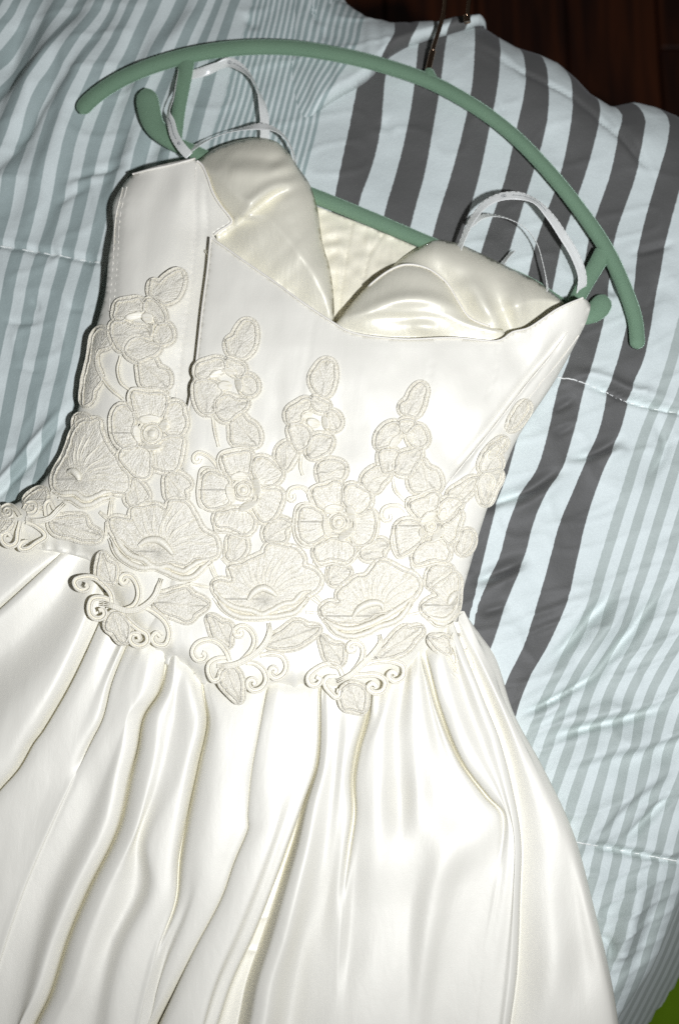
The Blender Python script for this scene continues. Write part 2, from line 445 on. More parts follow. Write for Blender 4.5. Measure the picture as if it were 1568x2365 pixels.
dk(3, [(1105, -150), (1100, 0), (1096, 100), (1089, 200), (1069, 300), (1042, 400), (1010, 500), (960, 700), (830, 1150), (520, 2365)],
      [(1150, -150), (1158, 0), (1157, 100), (1148, 200), (1129, 300), (1108, 400), (1080, 500), (1020, 700), (890, 1150), (570, 2365)])
dk(4, [(1170, -150), (1190, 20), (1210, 95), (1211, 200), (1191, 300), (1169, 400), (1120, 550), (1075, 700), (940, 1150), (620, 2365)],
      [(1205, -150), (1235, 50), (1262, 120), (1266, 200), (1259, 300), (1230, 400), (1185, 550), (1140, 700), (1010, 1150), (690, 2365)])
dk(5, [(1260, -150), (1290, 80), (1318, 150), (1322, 210), (1314, 300), (1294, 400), (1240, 550), (1205, 700), (1134, 1089), (1100, 1170), (1040, 1400), (760, 2365)],
      [(1310, -150), (1345, 120), (1380, 180), (1390, 240), (1379, 300), (1352, 400), (1300, 550), (1268, 700), (1172, 1089), (1150, 1150), (1090, 1400), (830, 2365)])
dk(6, [(1380, -150), (1400, 160), (1425, 215), (1440, 260), (1429, 300), (1409, 400), (1360, 550), (1340, 720), (1309, 839), (1289, 889), (1266, 989), (1236, 1089), (1201, 1139), (1171, 1214), (1151, 1289), (1104, 1389), (1080, 1489), (1040, 1600), (880, 2365)],
      [(1430, -150), (1440, 160), (1480, 230), (1492, 275), (1484, 310), (1469, 400), (1420, 550), (1396, 720), (1366, 839), (1349, 889), (1326, 989), (1294, 1089), (1259, 1139), (1229, 1214), (1209, 1289), (1169, 1389), (1134, 1489), (1090, 1600), (930, 2365)])
dk(7, [(1520, -150), (1525, 200), (1548, 260), (1539, 330), (1519, 400), (1478, 550), (1450, 720), (1421, 839), (1404, 889), (1384, 989), (1341, 1089), (1321, 1139), (1289, 1214), (1269, 1289), (1241, 1389), (1209, 1489), (1166, 1577), (1130, 1700), (980, 2365)],
      [(1580, -150), (1590, 200), (1605, 260), (1598, 330), (1578, 400), (1538, 550), (1506, 720), (1481, 839), (1459, 889), (1434, 989), (1391, 1089), (1374, 1139), (1351, 1214), (1334, 1289), (1309, 1389), (1266, 1489), (1214, 1577), (1180, 1700), (1030, 2365)])
B0 = [(1720, -150), (1690, 300), (1600, 600), (1524, 876), (1473, 1013), (1418, 1184), (1377, 1321), (1329, 1457), (1271, 1560), (1215, 1696), (1150, 1900), (1070, 2200), (1020, 2365)]
for k, w in ((0, 0), (5, 238), (10, 468)):
    RAILS.append((24.0 + k, [(x + w, y) for x, y in B0]))
RAILS.sort(key=lambda r: r[0])
_uv = np.array([r[0] for r in RAILS])
def lin(y, ys, xs):
    v = np.interp(y, ys, xs)
    lo = y < ys[0]; hi = y > ys[-1]
    v = np.where(lo, xs[0] + (y - ys[0]) * -0.25, v)
    v = np.where(hi, xs[-1] + (y - ys[-1]) * -0.25, v)
    return v
def stripe_u(P, rails=None):
    rails = rails or RAILS
    P = np.asarray(P, float); us = np.array([r[0] for r in rails])
    X = []
    for u, pl in rails:
        pl = np.array(pl, float)
        n = max(40, len(pl) * 6)
        sm = catmull(pl, n)
        o = np.argsort(sm[:, 1], kind='stable'); X.append(lin(P[:, 1], sm[o, 1], sm[o, 0]))
    X = np.maximum.accumulate(np.array(X) + np.arange(len(rails))[:, None] * 1e-3, axis=0)
    out = np.empty(len(P)); x = P[:, 0]
    i = np.clip((X < x).sum(0), 1, len(rails) - 1)
    ii = np.arange(len(P))
    x0, x1 = X[i - 1, ii], X[i, ii]; u0, u1 = us[i - 1], us[i]
    t = (x - x0) / np.maximum(x1 - x0, 1e-6)
    left = x < X[0]; right = x > X[-1]
    out = u0 + t * (u1 - u0)
    out = np.where(left, us[0] + (x - X[0]) / 56.0, out); out = np.where(right, us[-1] + (x - X[-1]) / 46.0, out)
    return out
# creases and puffs of the comforter: (polyline, height mm, width, kind)  kind: r = ridge, s = step (high on the right of travel)
WR = [
 ([(297, -10), (232, 95), (164, 188), (85, 290), (0, 400), (-90, 540)], 9.0, 15, 's'),
 ([(219, 6), (160, 68), (103, 137), (60, 178), (20, 215), (-60, 250)], 11.0, 18, 's'),
 ([(150, 20), (110, 120), (75, 230), (40, 330)], 6, 24, 'r'),
 ([(330, 0), (270, 130), (215, 250)], 6, 24, 'r'),
 ([(470, 0), (420, 70), (360, 150)], 3.0, 20, 'r'),
 ([(60, 10), (30, 110), (-10, 200)], -6, 20, 'r'),
 ([(100, 240), (60, 330), (10, 420)], -6, 24, 'r'),
 ([(137, 417), (191, 400), (308, 370)], -2.6, 9, 'r'), ([(116, 472), (160, 445), (215, 418)], -2.6, 9, 'r'),
 ([(130, 430), (200, 412), (300, 385)], 2.0, 9, 'r'),
 ([(-200, 545), (0, 567), (60, 575), (150, 588), (240, 605), (400, 640)], -4.0, 7, 'r'),
 ([(0, 742), (60, 745), (105, 742)], -2.4, 7, 'r'), ([(150, 715), (230, 725)], -2.0, 9, 'r'),
 ([(176, 914), (90, 1010), (0, 1110), (-90, 1200)], 5.0, 10, 'r'), ([(190, 925), (104, 1022), (10, 1125), (-80, 1215)], -4.0, 10, 'r'),
 ([(75, 690), (95, 722)], -2.0, 6, 'r'),
 ([(20, 845), (110, 860)], -1.4, 6, 'r'),
 ([(1310, 1070), (1223, 1128), (1151, 1156), (1080, 1190)], -7, 13, 'r'), ([(1320, 1095), (1230, 1160), (1150, 1195)], 3.5, 18, 'r'),
 ([(1450, 1000), (1374, 1042), (1300, 1065)], -6, 12, 'r'), ([(1455, 1030), (1380, 1070)], 3, 14, 'r'),
 ([(1230, 1285), (1145, 1322), (1080, 1350)], -7, 13, 'r'), ([(1240, 1310), (1150, 1350), (1090, 1380)], 3, 16, 'r'),
 ([(1330, 920), (1270, 955)], -3, 8, 'r'), ([(1330, 985), (1270, 1012)], -2.2, 9, 'r'),
 ([(1180, 1395), (1100, 1420)], -3.5, 10, 'r'),
 ([(1288, 876), (1340, 886), (1405, 904), (1456, 924), (1568, 948), (1700, 965)], -6.0, 7, 'r'),
 ([(1288, 858), (1340, 868), (1405, 884), (1456, 904), (1568, 928)], 3.5, 12, 'r'),
 ([(1500, 960), (1540, 1020), (1480, 1130)], -3, 12, 'r'),
 ([(1450, 1330), (1370, 1420), (1300, 1500), (1230, 1560)], -7, 16, 'r'), ([(1480, 1350), (1400, 1450), (1330, 1530)], 5, 18, 'r'),
 ([(1560, 1330), (1480, 1430), (1400, 1530), (1330, 1610)], -6, 14, 'r'),
 ([(1190, 1654), (1248, 1631), (1309, 1599), (1400, 1545)], -6, 8, 'r'), ([(1190, 1670), (1250, 1650), (1330, 1605)], 4, 12, 'r'),
 ([(1245, 1709), (1316, 1690), (1400, 1670), (1520, 1638), (1568, 1628)], -6, 12, 'r'), ([(1245, 1690), (1316, 1668), (1400, 1648), (1520, 1612)], 4, 14, 'r'),
 ([(1251, 1793), (1303, 1774), (1384, 1751), (1471, 1728), (1568, 1702), (1650, 1680)], 7, 9, 's'),
 ([(1319, 1942), (1377, 1919), (1448, 1851), (1529, 1800), (1568, 1767)], 6, 10, 's'),
 ([(1426, 1955), (1529, 1858), (1568, 1813)], -5, 11, 'r'),
 ([(1300, 1938), (1384, 1955), (1465, 1971), (1568, 1991), (1680, 2005)], -6, 8, 'r'),
 ([(1380, 2150), (1410, 2190), (1400, 2230)], -4, 10, 'r'),
 ([(1500, 2000), (1450, 2120), (1420, 2260)], 5, 26, 'r'), ([(1540, 2040), (1500, 2150), (1450, 2300)], -4, 22, 'r'),
 ([(1400, 250), (1450, 330), (1500, 400)], -2.5, 8, 'r'),
 ([(1035, 100), (1110, 112), (1200, 165), (1320, 222), (1400, 287), (1500, 397), (1540, 470)], -2.6, 5, 'r'),
 ([(1085, 30), (1140, 110), (1230, 140)], 3, 30, 'r'), ([(1300, 120), (1350, 190), (1420, 240)], 3, 30, 'r'),
 ([(880, 270), (905, 310)], -2, 14, 'r'), ([(1150, 240), (1165, 270)], -1.2, 5, 'r'),
 ([(1440, 640), (1400, 690)], -3.5, 18, 'r'), ([(1530, 620), (1470, 760)], -3, 22, 'r'), ([(1568, 560), (1440, 590)], -2.5, 8, 'r'),
 ([(560, 30), (600, 70)], -3, 10, 'r'), ([(715, 10), (740, 60)], -2, 6, 'r'), ([(745, 60), (750, 100)], -1.5, 6, 'r'),
]
def comforter_z(P):
    P = np.asarray(P, float); x, y = P[:, 0], P[:, 1]
    z = 0.0045 * noise2(x / 300, y / 260, 1) + 0.0022 * noise2(x / 120, y / 130, 2) + 0.0007 * noise2(x / 46, y / 50, 5)
    rf = sstep(1100, 1300, x) * sstep(1200, 1500, y)
    z += rf * 0.0024 * noise2((x + y * 0.6) / 90, (y - x * 0.3) / 60, 8)
    a_, c_ = x - 0.4 * y, y + 0.42 * x
    rid = (1 - np.abs(noise2(a_ / 230, c_ / 46, 14))) ** 4 - 0.2
    z += 0.0034 * rid * (rf + 0.4 * sstep(1150, 1300, x) * sstep(500, 800, y) * (1 - rf))
    rid2 = (1 - np.abs(noise2((x - y * 0.2) / 130, (y + 0.2 * x) / 70, 15))) ** 5 - 0.17
    z += 0.0013 * rid2
    lf = sstep(560, 300, x) * sstep(640, 420, y)
    z += lf * 0.0042 * noise2((x + 0.45 * y) / 45, (y - 0.45 * x) / 220, 9)
    for pl, h, w, kind in WR:
        pl = np.array(pl, float); lo = pl.min(0) - 8 * w; hi = pl.max(0) + 8 * w
        k = (x > lo[0]) & (x < hi[0]) & (y > lo[1]) & (y < hi[1])
        if not k.any(): continue
        c = catmull(pl, max(10, int(seglen(pl) / 14)))
        if pl[:, 0].mean() > 1080 and h < 6.9: h = h * 1.4
        d, t = dist_line(P[k], c)
        fade = np.clip(np.minimum(t, 1 - t) * 2.6, 0, 1); fade = fade * fade * (3 - 2 * fade)
        if kind == 'r':
            z[k] += h * 0.001 * np.exp(-(d / w) ** 2) * fade
        else:
            s = side_line(P[k], c)
            z[k] += h * 0.001 * fade * (1 / (1 + np.exp(-np.clip(s / (w * 0.35), -40, 40)))) * np.exp(-(np.maximum(s, 0) / (w * 5)) ** 2)
    # seam pucker
    for seam in ([(-200, 545), (0, 567), (240, 605), (400, 640)], [(1270, 872), (1405, 904), (1568, 948), (1700, 965)], [(1300, 1938), (1465, 1971), (1680, 2005)]):
        d, t = dist_line(P, seam)
        z += 0.0012 * np.exp(-(d / 22) ** 2) * noise2(t * seglen(seam) / 11, d / 40, 11)
    return z
xs = np.r_[np.arange(-1900, -120, 40), np.arange(-120, 1700, 6.5), np.arange(1700, 2300, 25)]
ys = np.r_[np.arange(-900, -120, 30), np.arange(-120, 2460, 6.5), np.arange(2460, 3650, 40)]
GX, GY = np.meshgrid(xs, ys)
GP = np.stack([GX.ravel(), GY.ravel()], 1)
ring = np.vstack([EDGE, EDGE[:1]])
dE, _ = dist_line(GP, ring)
dE = np.where(inside(GP, EDGE), -dE, dE) * 0.00031      # metres beyond the edge
R = 0.045
zc = comforter_z(GP)
t = np.clip((dE + R) / R, 0, 1)
zdrop = -R * 0.62 * (1 - np.sqrt(np.maximum(1 - t * t, 0)))
low_r = sstep(1750, 2000, GP[:, 1]) * sstep(800, 1200, GP[:, 0])
slope = 12.0 - 10.3 * low_r
zdrop += -np.clip(dE, 0, None) * slope
zz = zc * np.clip(1.2 - t, 0.2, 1) + zdrop
zz = np.maximum(zz, FLOOR_Z + 0.01)
W = plan(GP, 0.0); W[:, 2] = zz
u = stripe_u(GP)
nx, ny = len(xs), len(ys)
keep = (dE < 0.042 + 0.036 * low_r).reshape(ny, nx)
FQ = []
for j in range(ny - 1):
    k = np.where(keep[j, :-1] & keep[j, 1:] & keep[j + 1, :-1] & keep[j + 1, 1:])[0]
    b = j * nx + k
    FQ += list(zip(b + nx, b + nx + 1, b + 1, b))
used = np.zeros(nx * ny, bool); used[np.array(FQ).ravel()] = True
remap = np.cumsum(used) - 1
comforter = thing("comforter", "puffy quilted comforter with grey, white and charcoal stripes, spread under the dress", "comforter", (0, 0, 0))
cover = link_mesh("striped_cover", W[used], remap[np.array(FQ)], M_stripe, comforter, uv=np.stack([u, GP[:, 1] * 0.01], 1)[used])
# the fold that laps over the wide bars near the hanger's hook
FOLD = [(650, 330), (700, 288), (735, 258), (770, 232), (820, 205), (858, 178), (893, 138), (940, 108), (1000, 83), (1060, 62), (1110, 42), (1150, 15)]
fold_line = catmull(FOLD, 60)
fold_poly = list(map(tuple, fold_line)) + [(1165, -30), (1150, -90), (620, -90), (590, 60), (575, 200), (600, 300)]
F_RAILS = [r for r in RAILS if r[0] <= 0.0] + [
 (16.0, [(880, -150), (856, 0), (842, 60), (836, 100), (815, 150), (790, 190), (762, 232), (735, 275), (710, 330)]),
 (17.0, [(925, -150), (913, 0), (911, 45), (908, 90), (890, 125), (876, 150), (865, 200), (850, 330)]),
 (17.5, [(985, -150), (972, 0), (968, 45), (958, 80), (940, 110), (925, 150), (900, 330)]),
 (18.0, [(1050, -150), (1046, 0), (1043, 45), (1030, 75), (1010, 110), (980, 330)]),
 (18.5, [(1110, -150), (1096, 0), (1086, 40), (1060, 75), (1040, 330)]),
 (19.0, [(1190, -150), (1180, 0), (1170, 40), (1160, 330)]), (19.5, [(1240, -150), (1240, 330)])]
def fold_z(P):
    d, t = dist_line(P, fold_line)
    lift = 0.0105 * np.exp(-(d / 120) ** 2) * sstep(0.02, 0.3, t)
    edge = np.sqrt(np.clip(d / 14, 0, 1))
    left = sstep(640, 760, P[:, 0] + (260 - P[:, 1]) * 0.25)
    top = 1 - sstep(-40, -85, P[:, 1])
    return comforter_z(P) - 0.003 + (0.003 + lift * edge + 0.0012 * noise2(P[:, 0] / 18, P[:, 1] / 130, 12) * np.clip(d / 30, 0, 1)) * left * top - 0.004 * sstep(0, -90, P[:, 1]) 
fp, ff, _ = tri_fill(fold_poly, 6)
dd, _ = dist_line(fp, ring); dd = np.where(inside(fp, EDGE), -dd, dd) * 0.00031
tt = np.clip((dd + R) / R, 0, 1)
fz = fold_z(fp) - R * 0.62 * (1 - np.sqrt(np.maximum(1 - tt * tt, 0))) - np.clip(dd, 0, None) * 12
fW = plan(fp, 0.0); fW[:, 2] = fz
ff = [f for f in ff if max(dd[i] for i in f) < 0.03]
fold = link_mesh("turned_fold", fW, [tuple(reversed(f)) for f in ff], M_stripe, comforter, uv=np.stack([stripe_u(fp, F_RAILS), fp[:, 1] * 0.01], 1))
md = fold.modifiers.new("cloth_thickness", 'SOLIDIFY'); md.thickness = 0.002; md.offset = -1
# quilting threads along the seams
for seam in ([(-150, 551), (0, 567), (60, 575), (150, 588), (250, 606)], [(1285, 875), (1340, 886), (1405, 904), (1456, 924), (1568, 948)], [(1320, 1942), (1384, 1955), (1465, 1971), (1568, 1991)]):
    c = catmull(seam, int(seglen(seam) / 5)); z = comforter_z(c) + 0.0003 + 0.0004 * np.sin(np.arange(len(c)) * 1.9)
    w = plan(c, 0); w[:, 2] = z; thr = Soup(); thr.add(*tube_data(w, 0.0005, 0.0004, 5)); thr.build("quilting_thread", M_thread, comforter)

# ---- green fleece beside the bed -----------------------------------
gx = np.arange(0.20, 1.0, 0.012); gy = np.arange(-0.9, 0.20, 0.012)
A, B = np.meshgrid(gx, gy)
gz = -0.175 + 0.010 * noise2(A / 0.06, B / 0.05, 3) + 0.004 * noise2(A / 0.02, B / 0.022, 4) - 0.37 * sstep(0.93, 1.0, A) - 0.37 * sstep(0.14, 0.2, B) - 0.37 * sstep(-0.83, -0.9, B)
n1, n2 = len(gx), len(gy)
gv = np.stack([A.ravel(), B.ravel(), gz.ravel()], 1)
gf = [(j * n1 + i, j * n1 + i + 1, (j + 1) * n1 + i + 1, (j + 1) * n1 + i) for j in range(n2 - 1) for i in range(n1 - 1)]
gb = link_mesh("green_blanket", gv, gf, M_green)
gb["label"] = "bright green blanket just showing beyond the comforter's lower right edge"; gb["category"] = "blanket"


# ================================================================== DRESS
dress = thing("wedding_dress", "ivory satin strapless wedding dress with lace flowers, laid out on the comforter", "dress")
XL = np.array([(365, 300), (405, 303), (455, 268), (480, 260), (530, 262), (590, 250), (680, 240), (760, 222), (830, 205), (890, 195), (950, 180), (1010, 160), (1060, 140), (1105, 105), (1150, 60), (1175, 0), (1205, -90), (1260, -190), (1700, -260)], float)
XR = np.array([(600, 1372), (690, 1364), (770, 1340), (880, 1280), (960, 1225), (1020, 1190), (1080, 1165), (1160, 1130), (1220, 1110), (1290, 1090), (1380, 1066), (1440, 1060), (1520, 1062), (1700, 1070)], float)
BON = catmull([(1312, 765), (1270, 822), (1220, 882), (1130, 998), (1028, 1122)], 40)
BON2 = BON + np.array([24, 10])
GROOVES = [
 ([(452, 385), (452, 520), (440, 640), (418, 800), (405, 930)], 1.2, 2.8), ([(474, 420), (478, 520), (470, 620)], 1.0, 2.6),
 ([(293, 432), (278, 500), (272, 600), (262, 720)], 1.4, 2.6), ([(286, 432), (270, 500), (263, 600), (252, 720)], 1.4, 2.6),
 ([(728, 722), (712, 820), (690, 930)], 0.5, 5), ([(1152, 790), (1145, 850), (1120, 930)], 0.7, 4),
 ([(1345, 705), (1325, 770), (1285, 840), (1225, 930)], 0.5, 2.6),
 ([(1000, 830), (985, 900)], 0.35, 3),
]
DIMP = [(790, 985, 55, 70, -2.2), (845, 940, 40, 60, 1.0), (640, 930, 22, 90, -1.2), (1010, 1000, 60, 45, -2.4), (1100, 930, 60, 80, 1.0), (600, 760, 70, 90, 0.8), (690, 1020, 18, 70, -1.5),
        (860, 860, 80, 60, 0.9), (1060, 1060, 40, 30, -2.0), (350, 470, 40, 60, -1.6), (400, 560, 30, 80, 1.0), (330, 600, 24, 80, -1.0), (420, 440, 20, 60, 1.2), (380, 420, 26, 40, -1.2), (640, 1060, 20, 30, -1.5),
        (930, 830, 30, 60, -0.8), (1010, 870, 40, 60, 0.8), (470, 1080, 20, 24, -1.4), (1195, 800, 40, 60, -1.6), (1250, 780, 30, 60, 1.4)]
def zb(P):
    """height of the bodice front above the bed"""
    P = np.asarray(P, float); x, y = P[:, 0], P[:, 1]
    xl = np.interp(y, XL[:, 0], XL[:, 1]); xr = np.interp(y, XR[:, 0], XR[:, 1])
    s = np.clip((x - xl) / (xr - xl), 0.0, 1.0)
    amp = np.interp(y, [400, 700, 1000, 1300, 1500, 1650], [0.014, 0.017, 0.017, 0.015, 0.012, 0.011])
    base = np.interp(y, [400, 800, 1200, 1600], [0.023, 0.022, 0.014, 0.013])
    sl = np.clip((x - xl) / np.interp(y, [400, 800, 1000, 1200], [70, 90, 170, 170]), 0, 1); sr = np.clip((xr - x) / 150.0, 0, 1)
    prof = np.sqrt(np.maximum(1 - (1 - sl) ** 2, 0)) * np.sqrt(np.maximum(1 - (1 - sr) ** 2, 0))
    z = base + amp * prof * (0.75 + 0.25 * np.sin(np.pi * s))
    # the pointed corner at the right stands up
    z += 0.014 * np.exp(-(((x - 1345) / 130) ** 2 + ((y - 690) / 90) ** 2))
    for cx, cy, sx, sy, a in DIMP:
        z += a * 0.001 * np.exp(-(((x - cx) / sx) ** 2 + ((y - cy) / sy) ** 2))
    z += 0.0006 * noise2(x / 70, y / 110, 21) + 0.00022 * noise2(x / 25, y / 40, 22)
    for pl, a, w in GROOVES:
        d, t = dist_line(P, pl); z -= a * 0.001 * np.exp(-(d / w) ** 2) * np.clip(np.minimum(t, 1 - t) * 8, 0, 1)
    s1 = -side_line(P, BON); _, t1 = dist_line(P, BON)
    k = sstep(-4, 3, -s1) * sstep(30, 23, -s1) * np.clip(np.minimum(t1, 1 - t1) * 12, 0, 1)
    z += 0.0016 * k
    d, t = dist_line(P, BON); z -= 0.0022 * np.exp(-((s1 - 8) / 9) ** 2) * np.clip(np.minimum(t, 1 - t) * 8, 0, 1)
    return z
B_EDGE = catmull([(487, 549), (480, 620), (468, 710), (452, 850), (440, 920), (431, 962), (424, 1010), (416, 1090), (404, 1250), (388, 1340), (362, 1405), (335, 1450), (318, 1492)], 80)
def step_AB(P):
    return np.interp(P[:, 1], [500, 560, 900, 980, 1060, 1150], [0.009, 0.009, 0.008, 0.006, 0.001, 0.0])
HEM_B = catmull([(1060, 1462), (1010, 1502), (960, 1545), (900, 1578), (820, 1612), (740, 1602), (660, 1600), (590, 1607), (530, 1608), (480, 1585), (405, 1545), (360, 1520), (318, 1492)], 66)
HEM_A = catmull([(-190, 1275), (-60, 1262), (60, 1268), (150, 1278), (222, 1305), (250, 1375), (282, 1440), (330, 1492), (420, 1552), (470, 1580)], 60)
def hem_dip(P):
    d1, _ = dist_line(P, HEM_B); d2, _ = dist_line(P, HEM_A)
    return 0.0085 * np.exp(-(np.minimum(d1, d2) / 30) ** 2) * (1 + 0.35 * noise2(P[:, 0] / 14, P[:, 1] / 30, 91))
def z_front(P):
    s = side_line(P, B_EDGE)                       # left edge rolls over slightly
    d = np.abs(s)
    k = sstep(980, 1080, P[:, 1])
    return zb(P) - hem_dip(P) - (1 - k) * 0.0012 * np.exp(-d / 6) - k * 0.0022 * np.exp(-(d / 8) ** 2)
def z_side(P):
    d, _ = dist_line(P, B_EDGE)
    return zb(P) - hem_dip(P) - step_AB(P) * np.exp(-(d / 95) ** 2) - 0.0009
NECK = catmull([(487, 549), (520, 571), (560, 600), (640, 655), (690, 692), (728, 718), (770, 745), (800, 763), (835, 773), (930, 783), (1050, 780), (1140, 788), (1160, 783), (1180, 768), (1218, 758), (1250, 738), (1282, 716), (1310, 702), (1345, 688)], 90)
R_OUT = catmull([(1345, 688), (1362, 700), (1356, 735), (1338, 775), (1310, 828), (1280, 880), (1225, 962), (1190, 1020), (1165, 1080), (1130, 1160), (1110, 1220), (1090, 1290), (1066, 1380), (1060, 1440), (1060, 1462)], 70)
front_poly = list(map(tuple, NECK[:-1])) + list(map(tuple, R_OUT[:-1])) + list(map(tuple, HEM_B[:-1])) + list(map(tuple, B_EDGE[::-1][:-1]))
front = sheet("bodice_front", front_poly, z_front, M_satin, dress, step=8, wall=np.vstack([R_OUT[2:], HEM_B[1:]]), wall_z=0.006, thick=0.0016)
L_OUT = catmull([(440, 366), (400, 374), (345, 388), (305, 405), (280, 435), (262, 470), (262, 530), (252, 590), (243, 680), (222, 760), (205, 830), (195, 890), (180, 950), (160, 1010), (140, 1060), (105, 1105), (60, 1150), (0, 1178), (-90, 1205), (-190, 1260)], 110)
PIP = catmull([(456, 372), (466, 380), (480, 410), (492, 445), (510, 475), (530, 500), (536, 512), (525, 522), (505, 534), (494, 543)], 44)
A_IN = [(500, 1500), (500, 1200), (505, 1000), (530, 850), (545, 700), (540, 600), (505, 562)] + list(map(tuple, PIP[::-1]))
side_poly = list(map(tuple, L_OUT)) + list(map(tuple, HEM_A)) + A_IN
side = sheet("side_panel", side_poly, z_side, M_satin, dress, step=8, wall=np.vstack([L_OUT, HEM_A]), wall_z=0.003, thick=0.0012)

# ---- cups and lining -------------------------------------------------
LC_OUT = catmull([(455, 374), (490, 347), (540, 327), (600, 318), (640, 328), (665, 352), (690, 388), (715, 425), (732, 475), (745, 560), (762, 620), (771, 690), (771, 760)], 70)
LC_CREASE = catmull([(500, 556), (540, 525), (585, 490), (620, 463), (650, 446), (680, 440)], 30)
def z_lcup(P):
    d, t = dist_line(P, LC_OUT)
    dn, _ = dist_line(P, NECK)
    k = np.sqrt(np.maximum(1 - (1 - np.clip(d / 150, 0, 1)) ** 2, 0))
    z = 0.020 + 0.024 * k
    z = np.where(P[:, 1] > 500, np.minimum(z, 0.026 + 0.020 * np.clip(dn / 130, 0, 1)), z)
    s = -side_line(P, LC_CREASE); dc, tc_ = dist_line(P, LC_CREASE)
    f = np.clip(np.minimum(tc_ * 6 + 0.3, (1 - tc_) * 3), 0, 1)
    z -= 0.0085 * f * np.where(s > 0, np.exp(-np.maximum(s, 0) / 40), np.exp(-(s / 9) ** 2))
    z += 0.003 * f * np.exp(-((s + 22) / 14) ** 2)
    x, y = P[:, 0], P[:, 1]
    z += 0.0016 * noise2((x + y) / 46, (x - y) / 160, 31) + 0.0012 * np.exp(-(((x - 655) / 40) ** 2 + ((y - 405) / 50) ** 2)) * np.sin((y + x * 0.3) / 6.5)
    z += 0.0022 * np.exp(-(((x - 560) / 60) ** 2 + ((y - 395) / 22) ** 2)) - 0.002 * np.exp(-(((x - 590) / 70) ** 2 + ((y - 368) / 16) ** 2))
    sp = side_line(P, PIP)
    lim = z_side(P) - 0.0025 + 0.022 * np.clip(sp / 100, 0, 1) ** 0.7
    near = (P[:, 0] < 600) & (P[:, 1] < 575)
    lim = np.where((P[:, 0] < 497) & (P[:, 1] > 530), np.minimum(lim, 0.013), lim)
    z = np.where(near, np.minimum(z, lim), z)
    return np.maximum(z, 0.012)
lc_poly = list(map(tuple, LC_OUT)) + [(735, 772), (690, 740), (600, 680), (500, 612), (460, 560), (440, 500), (440, 440), (445, 390)]
lcup = sheet("padded_cup", lc_poly, z_lcup, M_lining, dress, step=7, wall=LC_OUT, wall_z=0.006, thick=0.0015)
lcup["label"] = "cream satin cup folded open at the left of the neckline"
LOW = catmull([(775, 748), (800, 715), (850, 660), (900, 622), (935, 609), (985, 617), (1030, 650), (1060, 698), (1082, 730), (1108, 744), (1160, 760)], 70)
def z_low(P):
    d, t = dist_line(P, LOW); dn, _ = dist_line(P, NECK); x, y = P[:, 0], P[:, 1]
    k = np.sqrt(np.maximum(1 - (1 - np.clip(d / 90, 0, 1)) ** 2, 0))
    z = 0.027 + 0.012 * k
    z = np.minimum(z, 0.0275 + 0.015 * np.clip(dn / 80, 0, 1))
    z += 0.0050 * np.exp(-((y - (690 + 0.0022 * (x - 960) ** 2)) / 17) ** 2) * np.exp(-((x - 945) / 110) ** 2)
    z += 0.0032 * np.exp(-(((x - 985) - 0.6 * (y - 760)) / 32) ** 2 - ((y - 755) / 18) ** 2)
    z -= 0.0030 * np.exp(-(((x - 940) / 60) ** 2 + ((y - 735) / 14) ** 2))
    z += 0.0007 * noise2(x / 55, y / 38, 41)
    return z
low_poly = list(map(tuple, LOW)) + [(1175, 790), (1165, 815), (1040, 812), (900, 812), (820, 795), (782, 772)]
def z_up(P):
    d, t = dist_line(P, UP); dl = side_line(P, LOW); x, y = P[:, 0], P[:, 1]; dd, _ = dist_line(P, LOW)
    k = np.sqrt(np.maximum(1 - (1 - np.clip(d / 80, 0, 1)) ** 2, 0))
    z = 0.016 + 0.019 * k - 0.006 * np.exp(-(dd / 26) ** 2)
    dn, _ = dist_line(P, NECK)
    z = np.minimum(z, 0.022 + 0.016 * np.clip(dn / 70, 0, 1))
    z += 0.0035 * np.exp(-(((x - 1110 - 0.5 * (y - 690)) / 20) ** 2)) * np.exp(-((y - 700) / 60) ** 2)
    z -= 0.0045 * np.exp(-(((x - 1150 - 0.35 * (y - 690)) / 20) ** 2)) * np.exp(-((y - 715) / 50) ** 2)
    z += 0.0030 * np.exp(-(((x - 1195) / 18) ** 2)) * np.exp(-((y - 700) / 50) ** 2)
    z -= 0.0022 * np.exp(-(((x - 1070) / 30) ** 2 + ((y - 640) / 22) ** 2))
    z += 0.0010 * noise2(x / 48, y / 44, 42)
    return z
UP = catmull([(880, 640), (920, 602), (960, 575), (1000, 554), (1030, 556), (1060, 563), (1120, 590), (1190, 625), (1240, 650), (1280, 680), (1302, 698)], 60)
up_poly = list(map(tuple, UP)) + [(1268, 728), (1222, 752), (1215, 800), (1100, 805), (1010, 735), (930, 690)]
rup = sheet("padded_cup", up_poly, z_up, M_lining, dress, step=6, wall=UP, wall_z=0.004, thick=0.0015)
rup["label"] = "cream satin cup puffed up at the right of the neckline"
rlow = sheet("cup_facing", low_poly, z_low, M_lining, dress, step=6, wall=LOW[:-6], wall_z=0.012, thick=0.0014)
def piping(line, zf, r, name="piping", parent=None, dz=0.0004):
    c = np.asarray(line); w = plan(c, zf(c) + dz)
    s = Soup(); s.tube(w, r, r, 7); return s.build(name, M_stitch, parent)
piping(LOW[16:-4] + np.array([0, 2]), lambda P: z_low(P) + 0.0006, 0.0008, parent=rlow)
piping(PIP, lambda P: z_side(P) + 0.0003, 0.0009, parent=side)
for g in (BON, BON2[:-3]): piping(g, lambda P: zb(P), 0.00045, "seam_stitching", front, 0.0001)
for g in ([(452, 385), (452, 520), (440, 640), (418, 800), (405, 930)], [(293, 432), (278, 500), (272, 600), (262, 720)], [(284, 434), (268, 500), (262, 600), (252, 720)]):
    piping(catmull(g, 60), lambda P: z_side(P), 0.00040, "seam_stitching", side, 0.0002)
piping(B_EDGE[:44], lambda P: z_front(P) - 0.0003, 0.0008, parent=front)
